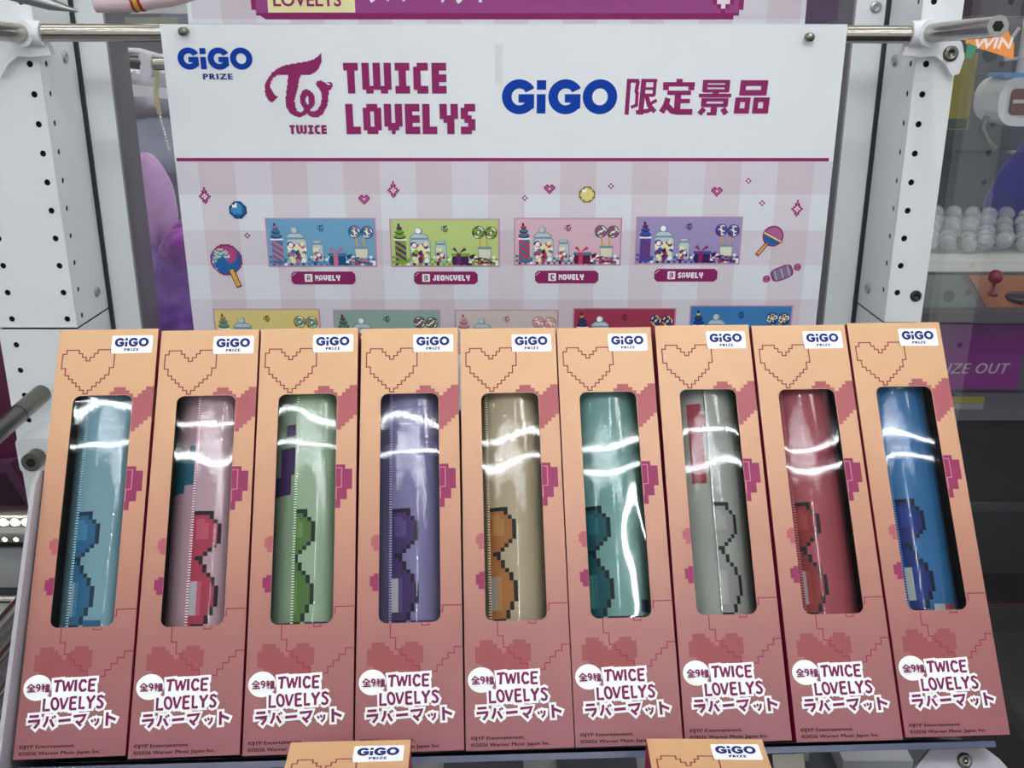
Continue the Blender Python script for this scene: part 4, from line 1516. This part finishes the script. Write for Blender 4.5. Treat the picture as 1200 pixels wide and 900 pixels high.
# bead chain and a shiny packet hanging behind the glass
ch = thing('bead_chain', 'silver bead chain hanging behind the rear glass left of the front poster', 'chain', Matrix.Translation(seen(187, 134, 1.30)))
mb = MB()
for k in range(13):
    mb.ball((0.0006 * k, 0, -0.0036 * k), 0.0019, M('bright bead', (240, 240, 236), 0.15, 0.3), 8, 6)
mb.build('beads', ch)
mb = MB()
mb.tube([(0.003, 0, 0.052), (-0.002, 0, 0.025), (0.0, 0, 0.0)], 0.003, M('straw cord', (196, 190, 150), 0.6), 8)
mb.build('cord', ch)
for (px_, py_, Y, w_, h_, c_, lab) in ((172, 100, 1.55, 0.05, 0.045, (206, 204, 214), 'crumpled pale silver packet behind the rear glass, the upper one'), (176, 165, 1.60, 0.085, 0.07, (178, 178, 200), 'crumpled grey lilac packet behind the rear glass, just over the purple plush')):
    mb = MB()
    rnd = random.Random(int(px_))
    n = 9
    vs, fs = [], []
    for sd in (-1, 1):
        for j in range(n + 1):
            for i in range(n + 1):
                u, v = i / n * 2 - 1, j / n * 2 - 1
                bul = (1 - u ** 4) * (1 - v ** 4)
                vs.append((u * w_, sd * bul * 0.018 + rnd.uniform(-0.004, 0.004) * bul, v * h_ + rnd.uniform(-0.003, 0.003)))
    for sd in (0, 1):
        o_ = sd * (n + 1) ** 2
        for j in range(n):
            for i in range(n):
                a = o_ + j * (n + 1) + i
                fs.append((a, a + 1, a + n + 2, a + n + 1) if sd == 0 else (a, a + n + 1, a + n + 2, a + 1))
    mb.add(vs, fs, M('crinkled foil %d' % px_, c_, 0.25, 0.35, bump=0.6, nscale=25), True)
    o = mb.build('foil_packet')
    o.location = seen(px_, py_, Y)
    tag(o, lab, 'packet')

# purple plush pressed against the rear glass
pf = M('purple plush', (116, 74, 160), 0.9, noise=0.35, nscale=70, bump=1.0, sheen=0.5)
pe = M('lilac plush', (218, 176, 230), 0.9, noise=0.12, nscale=40, bump=0.5, sheen=0.5)
pg = M('magenta plush', (142, 50, 162), 0.9, noise=0.25, nscale=60, bump=0.8, sheen=0.5)
pl_t = thing('plush_toy', 'large purple furry plush behind the rear glass left of the front poster', 'plush toy', Matrix.Translation(W(-0.38, 1.22, -0.42)))


def soft(name, parent, c, r, sc, mat, seed, amp=0.04, taper=0.0, rot=0.0):
    rnd = random.Random(seed)
    ph = [rnd.uniform(0, 6.28) for _ in range(4)]
    mb = MB()
    seg, ring = 40, 28
    vs, fs = [], []
    for i in range(ring + 1):
        th = math.pi * i / ring
        for k in range(seg):
            a = 2 * math.pi * k / seg
            q = 1 + amp * (math.sin(3 * a + ph[0]) * math.sin(4 * th + ph[1]) + 0.5 * math.sin(7 * a + ph[2] + 5 * th))
            f = 1 - taper * math.cos(th)
            x, y, z = r * sc[0] * math.sin(th) * math.cos(a) * q * f, r * sc[1] * math.sin(th) * math.sin(a) * q * f, r * sc[2] * math.cos(th) * q
            x, z = x * math.cos(rot) - z * math.sin(rot), x * math.sin(rot) + z * math.cos(rot)
            vs.append((c[0] + x, c[1] + y, c[2] + z))
    for i in range(ring):
        for k in range(seg):
            k2 = (k + 1) % seg
            fs.append((i * seg + k, (i + 1) * seg + k, (i + 1) * seg + k2, i * seg + k2))
    mb.add(vs, fs, mat, True)
    return mb.build(name, parent)


soft('body', pl_t, (-0.005, 0.02, 0.03), 0.15, (0.85, 0.75, 1.22), pf, 1, 0.03)
soft('ear', pl_t, (-0.044, -0.03, 0.245), 0.046, (0.62, 0.42, 1.15), pe, 2, 0.05, 0.0, 0.12)
soft('tuft', pl_t, (0.005, -0.045, 0.192), 0.034, (1.1, 0.7, 0.75), pg, 3, 0.10)

# ================================================================ crane claw hanging at the very top left
cl = thing('crane_claw', 'grey and white crane claw dipping into the top left corner', 'claw', Matrix.Translation(seen(150, -30, 0.72)))
org = Vector(seen(150, -30, 0.72))


def rel(px_, py_, Y):
    return tuple(Vector(seen(px_, py_, Y)) - org)


mb = MB()
mb.tube([rel(260, -28, 0.73), rel(200, -8, 0.72), rel(150, 0, 0.72), rel(112, 3, 0.72)], 0.008, M('pale pink plastic', (206, 186, 192), 0.35), 20, True, [0.0095, 0.0085, 0.0080, 0.0066])
sl = mb.build('sleeve', cl)
mb = MB()
mb.tube([rel(156, -1.0, 0.72), rel(159, -1.4, 0.72)], 0.0086, M('band red', (150, 26, 44), 0.4), 20)
mb.tube([rel(159, -1.4, 0.72), rel(164, -2.2, 0.72)], 0.0085, M('band gold', (196, 172, 60), 0.4), 20)
mb.tube([rel(164, -2.2, 0.72), rel(167, -2.7, 0.72)], 0.0087, M('band red', (150, 26, 44), 0.4), 20)
mb.build('band', sl)
mb = MB()
mb.tube([rel(-10, -16, 0.70), rel(25, -6, 0.70), rel(60, 5, 0.70), rel(91, 13, 0.70)], 0.004, M('grey claw metal', (150, 150, 152), 0.3, 0.8), 16, True, [0.0060, 0.0052, 0.0040, 0.0008])
mb.build('finger', cl)
mb = MB()
mb.tube([rel(-10, -16, 0.70), rel(60, -90, 0.71), rel(150, -110, 0.72), rel(260, -28, 0.73)], 0.007, steel, 14)
mb.tube([rel(150, -110, 0.72), tuple(Vector(rel(150, -110, 0.72)) + Vector((0, 0, 0.16)))], 0.012, steel, 16)
mb.build('arm', cl)

# ================================================================ prize machine across the aisle, seen to the right
am = thing('crane_game_machine', 'grey prize machine with a purple chute door behind the right post', 'arcade machine', Matrix.Translation((0, 0, ZC)))
X0, X1 = 0.60, 1.42
gp = M('grey cabinet', (88, 86, 94), 0.4)
mb = MB()
mb.box((X0, 2.02, -0.761), (X1, 2.60, -0.446), gp)
mb.box((X0, 2.00, -0.761), (X1, 2.02, -0.700), gp)
mb.build('cabinet', am)
mb = MB()
mb.box((X0, 2.03, -1.30), (X1, 2.60, -0.761), M('black kick panel', (26, 25, 29), 0.3))
mb.box((X0, 2.022, -0.985), (X1, 2.03, -0.966), M('groove grey', (56, 56, 60), 0.35))
mb.box((X0, 2.022, -1.235), (X1, 2.03, -1.215), M('dark red kick', (50, 18, 26), 0.4))
mb.build('kick_panel', am)
mb = MB()
mb.prism([(1.90, -0.500), (2.03, -0.446), (2.03, -0.545), (1.90, -0.520)], X0, X1, M('console grey', (84, 80, 84), 0.4), 0)
con = mb.build('control_panel', am)
mb = MB()
mb.prism([(1.915, -0.4930), (2.015, -0.4513), (2.0155, -0.4505), (1.9155, -0.4921)], 0.93, X1, M('orange console sheet', (140, 88, 58), 0.4), 0)
mb.prism([(1.915, -0.4930), (2.015, -0.4513), (2.0155, -0.4505), (1.9155, -0.4921)], 0.79, 0.915, M('console plate', (96, 104, 104), 0.4), 0)
mb.build('console_sheet', con)
mb = MB()
mb.lathe([(0.0, 0.0), (0.009, 0.0), (0.009, 0.004), (0.0035, 0.006), (0.0035, 0.035), (0.0, 0.035)], M('red stick', (120, 24, 30), 0.35), (0.957, 1.955, -0.478), 'Z', 16)
mb.ball((0.957, 1.955, -0.440), 0.014, M('red stick', (120, 24, 30), 0.35))
mb.build('joystick', con)
mb = MB()
mb.lathe([(0.0, 0.0), (0.032, 0.0), (0.032, 0.005), (0.024, 0.010), (0.0, 0.011)], M('dark button', (64, 60, 62), 0.2, 0.4), (1.010, 1.945, -0.482), 'Z', 20)
mb.build('button', con)
mb = MB()
mb.box((0.62, 1.995, -0.690), (1.058, 2.02, -0.548), M('purple door', (128, 36, 128), 0.35))
dr = mb.build('chute_door', am)
mb = MB()
put_text(mb, 'PRIZE OUT', 0.868, -0.6545, 1.030, -0.6320, M('silver lettering', (186, 176, 190), 0.4), 1.9948, 0.0, 0.25, space=1.1, dbl=0.0012)
mb.build('lettering', dr)
mb = MB()
mb.box((0.92, 1.9985, -0.7215), (0.996, 2.0, -0.7075), M('sticker yellow', (150, 136, 44), 0.5))
mb.box((0.92, 1.9985, -0.7355), (0.996, 2.0, -0.7220), M('sticker grey', (132, 130, 134), 0.5))
mb.build('warning_sticker', am)
# glass compartment
mb = MB()
mb.box((X0, 2.03, -0.446), (X1, 2.60, -0.425), M('white tray', (214, 218, 212), 0.3))
mb.build('prize_tray', am)
mb = MB()
mb.box((X0, 2.60, -0.446), (X1, 2.63, 0.45), M('dim back wall', (78, 82, 90), 0.35, noise=0.3, nscale=7))
mb.build('back_wall', am)
mb = MB()
mb.box((X0, 2.0, 0.046), (X1, 2.10, 0.45), M('top purple', (46, 30, 50), 0.4))
mb.build('top_frame', am)
for x in (0.905, 1.03):
    mb = MB()
    mb.box((x, 2.50, -0.425), (x + 0.022, 2.52, 0.30), M('dark post', (52, 54, 60), 0.35))
    mb.build('inner_post', am)
mb = MB()
mb.box((X0, 2.55, -0.135), (X1, 2.57, -0.115), steel)
mb.box((X0, 2.55, -0.262), (X1, 2.565, -0.254), steel)
mb.build('inner_rail', am)
mb = MB()
mb.box((X0, 2.008, -0.425), (X1, 2.013, 0.046), glass)
mb.build('glass_pane', am)
mb = MB()
mb.tube([(X0 + 0.05, 2.16, 0.30), (X1 - 0.05, 2.16, 0.30)], 0.014, M('added cabinet fill light', (244, 250, 255), 0.5, emit=4.5), 12)  # unseen tube, added to brighten the compartment
mb.build('added_fill_tube', am)
# yellow leaflet with dark figure-free print
mb = MB()
a, b = seen(1108, 62, 2.45), seen(1134, 152, 2.45)
mb.box((a[0] - 0.03, 2.45, b[2]), (b[0], 2.453, a[2]), M('leaflet yellow', (168, 158, 62), 0.5))
mb.box((a[0] + 0.002, 2.4495, b[2] + 0.002), (b[0] - 0.004, 2.45, b[2] + 0.025), M('leaflet green', (52, 92, 78), 0.5))
o = mb.build('leaflet')
tag(o, 'yellow leaflet standing in the right machine beside the white post', 'leaflet')
# hanging WIN flag: orange, with a green flap; glow added to brighten it
mb = MB()
o3 = Vector(seen(1161, 57, 2.25))


def rl(px_, py_):
    p = Vector(seen(px_ + 1, py_ + 7, 2.25)) - o3
    return (p.x, p.z)


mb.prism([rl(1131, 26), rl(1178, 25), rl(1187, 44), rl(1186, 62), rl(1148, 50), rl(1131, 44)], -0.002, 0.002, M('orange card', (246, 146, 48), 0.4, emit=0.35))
flag = thing('win_flag', 'orange flag card reading WIN at the top of the right machine', 'sign', Matrix.Translation(o3))
mb.build('card', flag)
mb = MB()
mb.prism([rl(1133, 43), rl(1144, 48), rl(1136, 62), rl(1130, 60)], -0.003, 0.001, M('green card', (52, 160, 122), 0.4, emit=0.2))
mb.build('flap', flag)
mb = MB()
x0_, z0_ = rl(1137, 50)
x1_, z1_ = rl(1184, 37)
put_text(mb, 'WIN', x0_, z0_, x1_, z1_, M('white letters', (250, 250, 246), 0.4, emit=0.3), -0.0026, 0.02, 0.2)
mb.build('lettering', flag)
mb = MB()
mb.tube([(-0.02, 0, 0.03), (-0.02, 0, 0.20)], 0.003, steel, 8)
mb.build('hanger', flag)
# claw unit of the right machine
cu_ = thing('crane_claw', 'white rounded crane unit with a brown front inside the right machine', 'claw', Matrix.Translation(seen(1195, 118, 2.28)))
wp = M('white claw shell', (226, 230, 232), 0.3)
mb = MB()
mb.tf = None
mb.rbox((-0.074, -0.06, -0.050), (0.16, 0.06, 0.050), 0.042, wp, 6)
mb.build('shell', cu_)
mb = MB()
mb.rbox((-0.050, -0.066, -0.026), (0.16, -0.058, 0.028), 0.010, M('brown claw front', (112, 72, 58), 0.35), 4)
mb.box((-0.047, -0.068, -0.002), (0.16, -0.066, 0.006), steel)
fr_ = mb.build('front_plate', cu_)
mb = MB()
mb.rbox((-0.060, -0.04, 0.049), (0.16, 0.04, 0.058), 0.004, M('sky blue strip', (96, 160, 214), 0.3))
mb.build('blue_strip', cu_)
mb = MB()
mb.tube([(0.0, 0, 0.05), (0.0, 0, 0.26)], 0.017, wp, 16)
mb.tube([(-0.025, 0, 0.150), (-0.05, 0, 0.11), (-0.045, 0, 0.085), (-0.015, 0, 0.088), (0.0, 0, 0.115)], 0.004, wp, 8)
mb.build('stem', cu_)
mb = MB()
mb.tube([(-0.080, -0.03, -0.03), (-0.088, -0.03, -0.055), (-0.070, -0.03, -0.085), (-0.05, -0.03, -0.10)], 0.006, darksteel, 10)
mb.build('finger', cu_)
# blue cushion-like plush at the right edge
bl = thing('plush_toy', 'deep blue plush at the right edge inside the right machine', 'plush toy', Matrix.Translation(seen(1222, 222, 2.36)))
bm_ = M('deep blue plush', (16, 22, 128), 0.85, noise=0.25, nscale=20, sheen=0.3)
soft('body', bl, (0, 0, -0.05), 0.145, (0.85, 0.6, 1.15), bm_, 5, 0.05)
soft('head', bl, (0.01, -0.01, 0.075), 0.085, (1.0, 0.8, 0.8), bm_, 6, 0.06)
soft('patch', bl, (0.0, -0.080, -0.03), 0.05, (0.9, 0.35, 0.5), M('light blue plush', (86, 126, 190), 0.85, sheen=0.3), 7, 0.05)
# clear balls on the tray
cb = clear_mat('clear ball plastic', 1.5, 0.06, haze=0.32)
bmesh_ball = None
rnd = random.Random(11)
spots = []
for j, (Y, z) in enumerate(((2.12, -0.405), (2.165, -0.400), (2.21, -0.392), (2.255, -0.384), (2.30, -0.374))):
    for k in range(13):
        x = 0.845 + 0.0405 * k + (0.02 if j % 2 else 0.0) + rnd.uniform(-0.003, 0.003)
        spots.append((x, Y + rnd.uniform(-0.004, 0.004), z + rnd.uniform(-0.004, 0.006)))
for x, y, z in spots:
    if bmesh_ball is None:
        mb = MB()
        mb.ball((0, 0, 0), 0.0185, cb, 18, 12)
        mb.lathe([(0.0187, -0.0012), (0.0193, 0.0), (0.0187, 0.0012)], cb, (0, 0, 0), 'Z', 18)
        bmesh_ball = mb.build('clear_ball')
        o = bmesh_ball
    else:
        o = bmesh_ball.copy()
        C.objects.link(o)
    o.location = W(x, y, z)
    tag(o, 'clear plastic ball heaped on the white tray of the right machine', 'ball', 'clear balls on the tray')
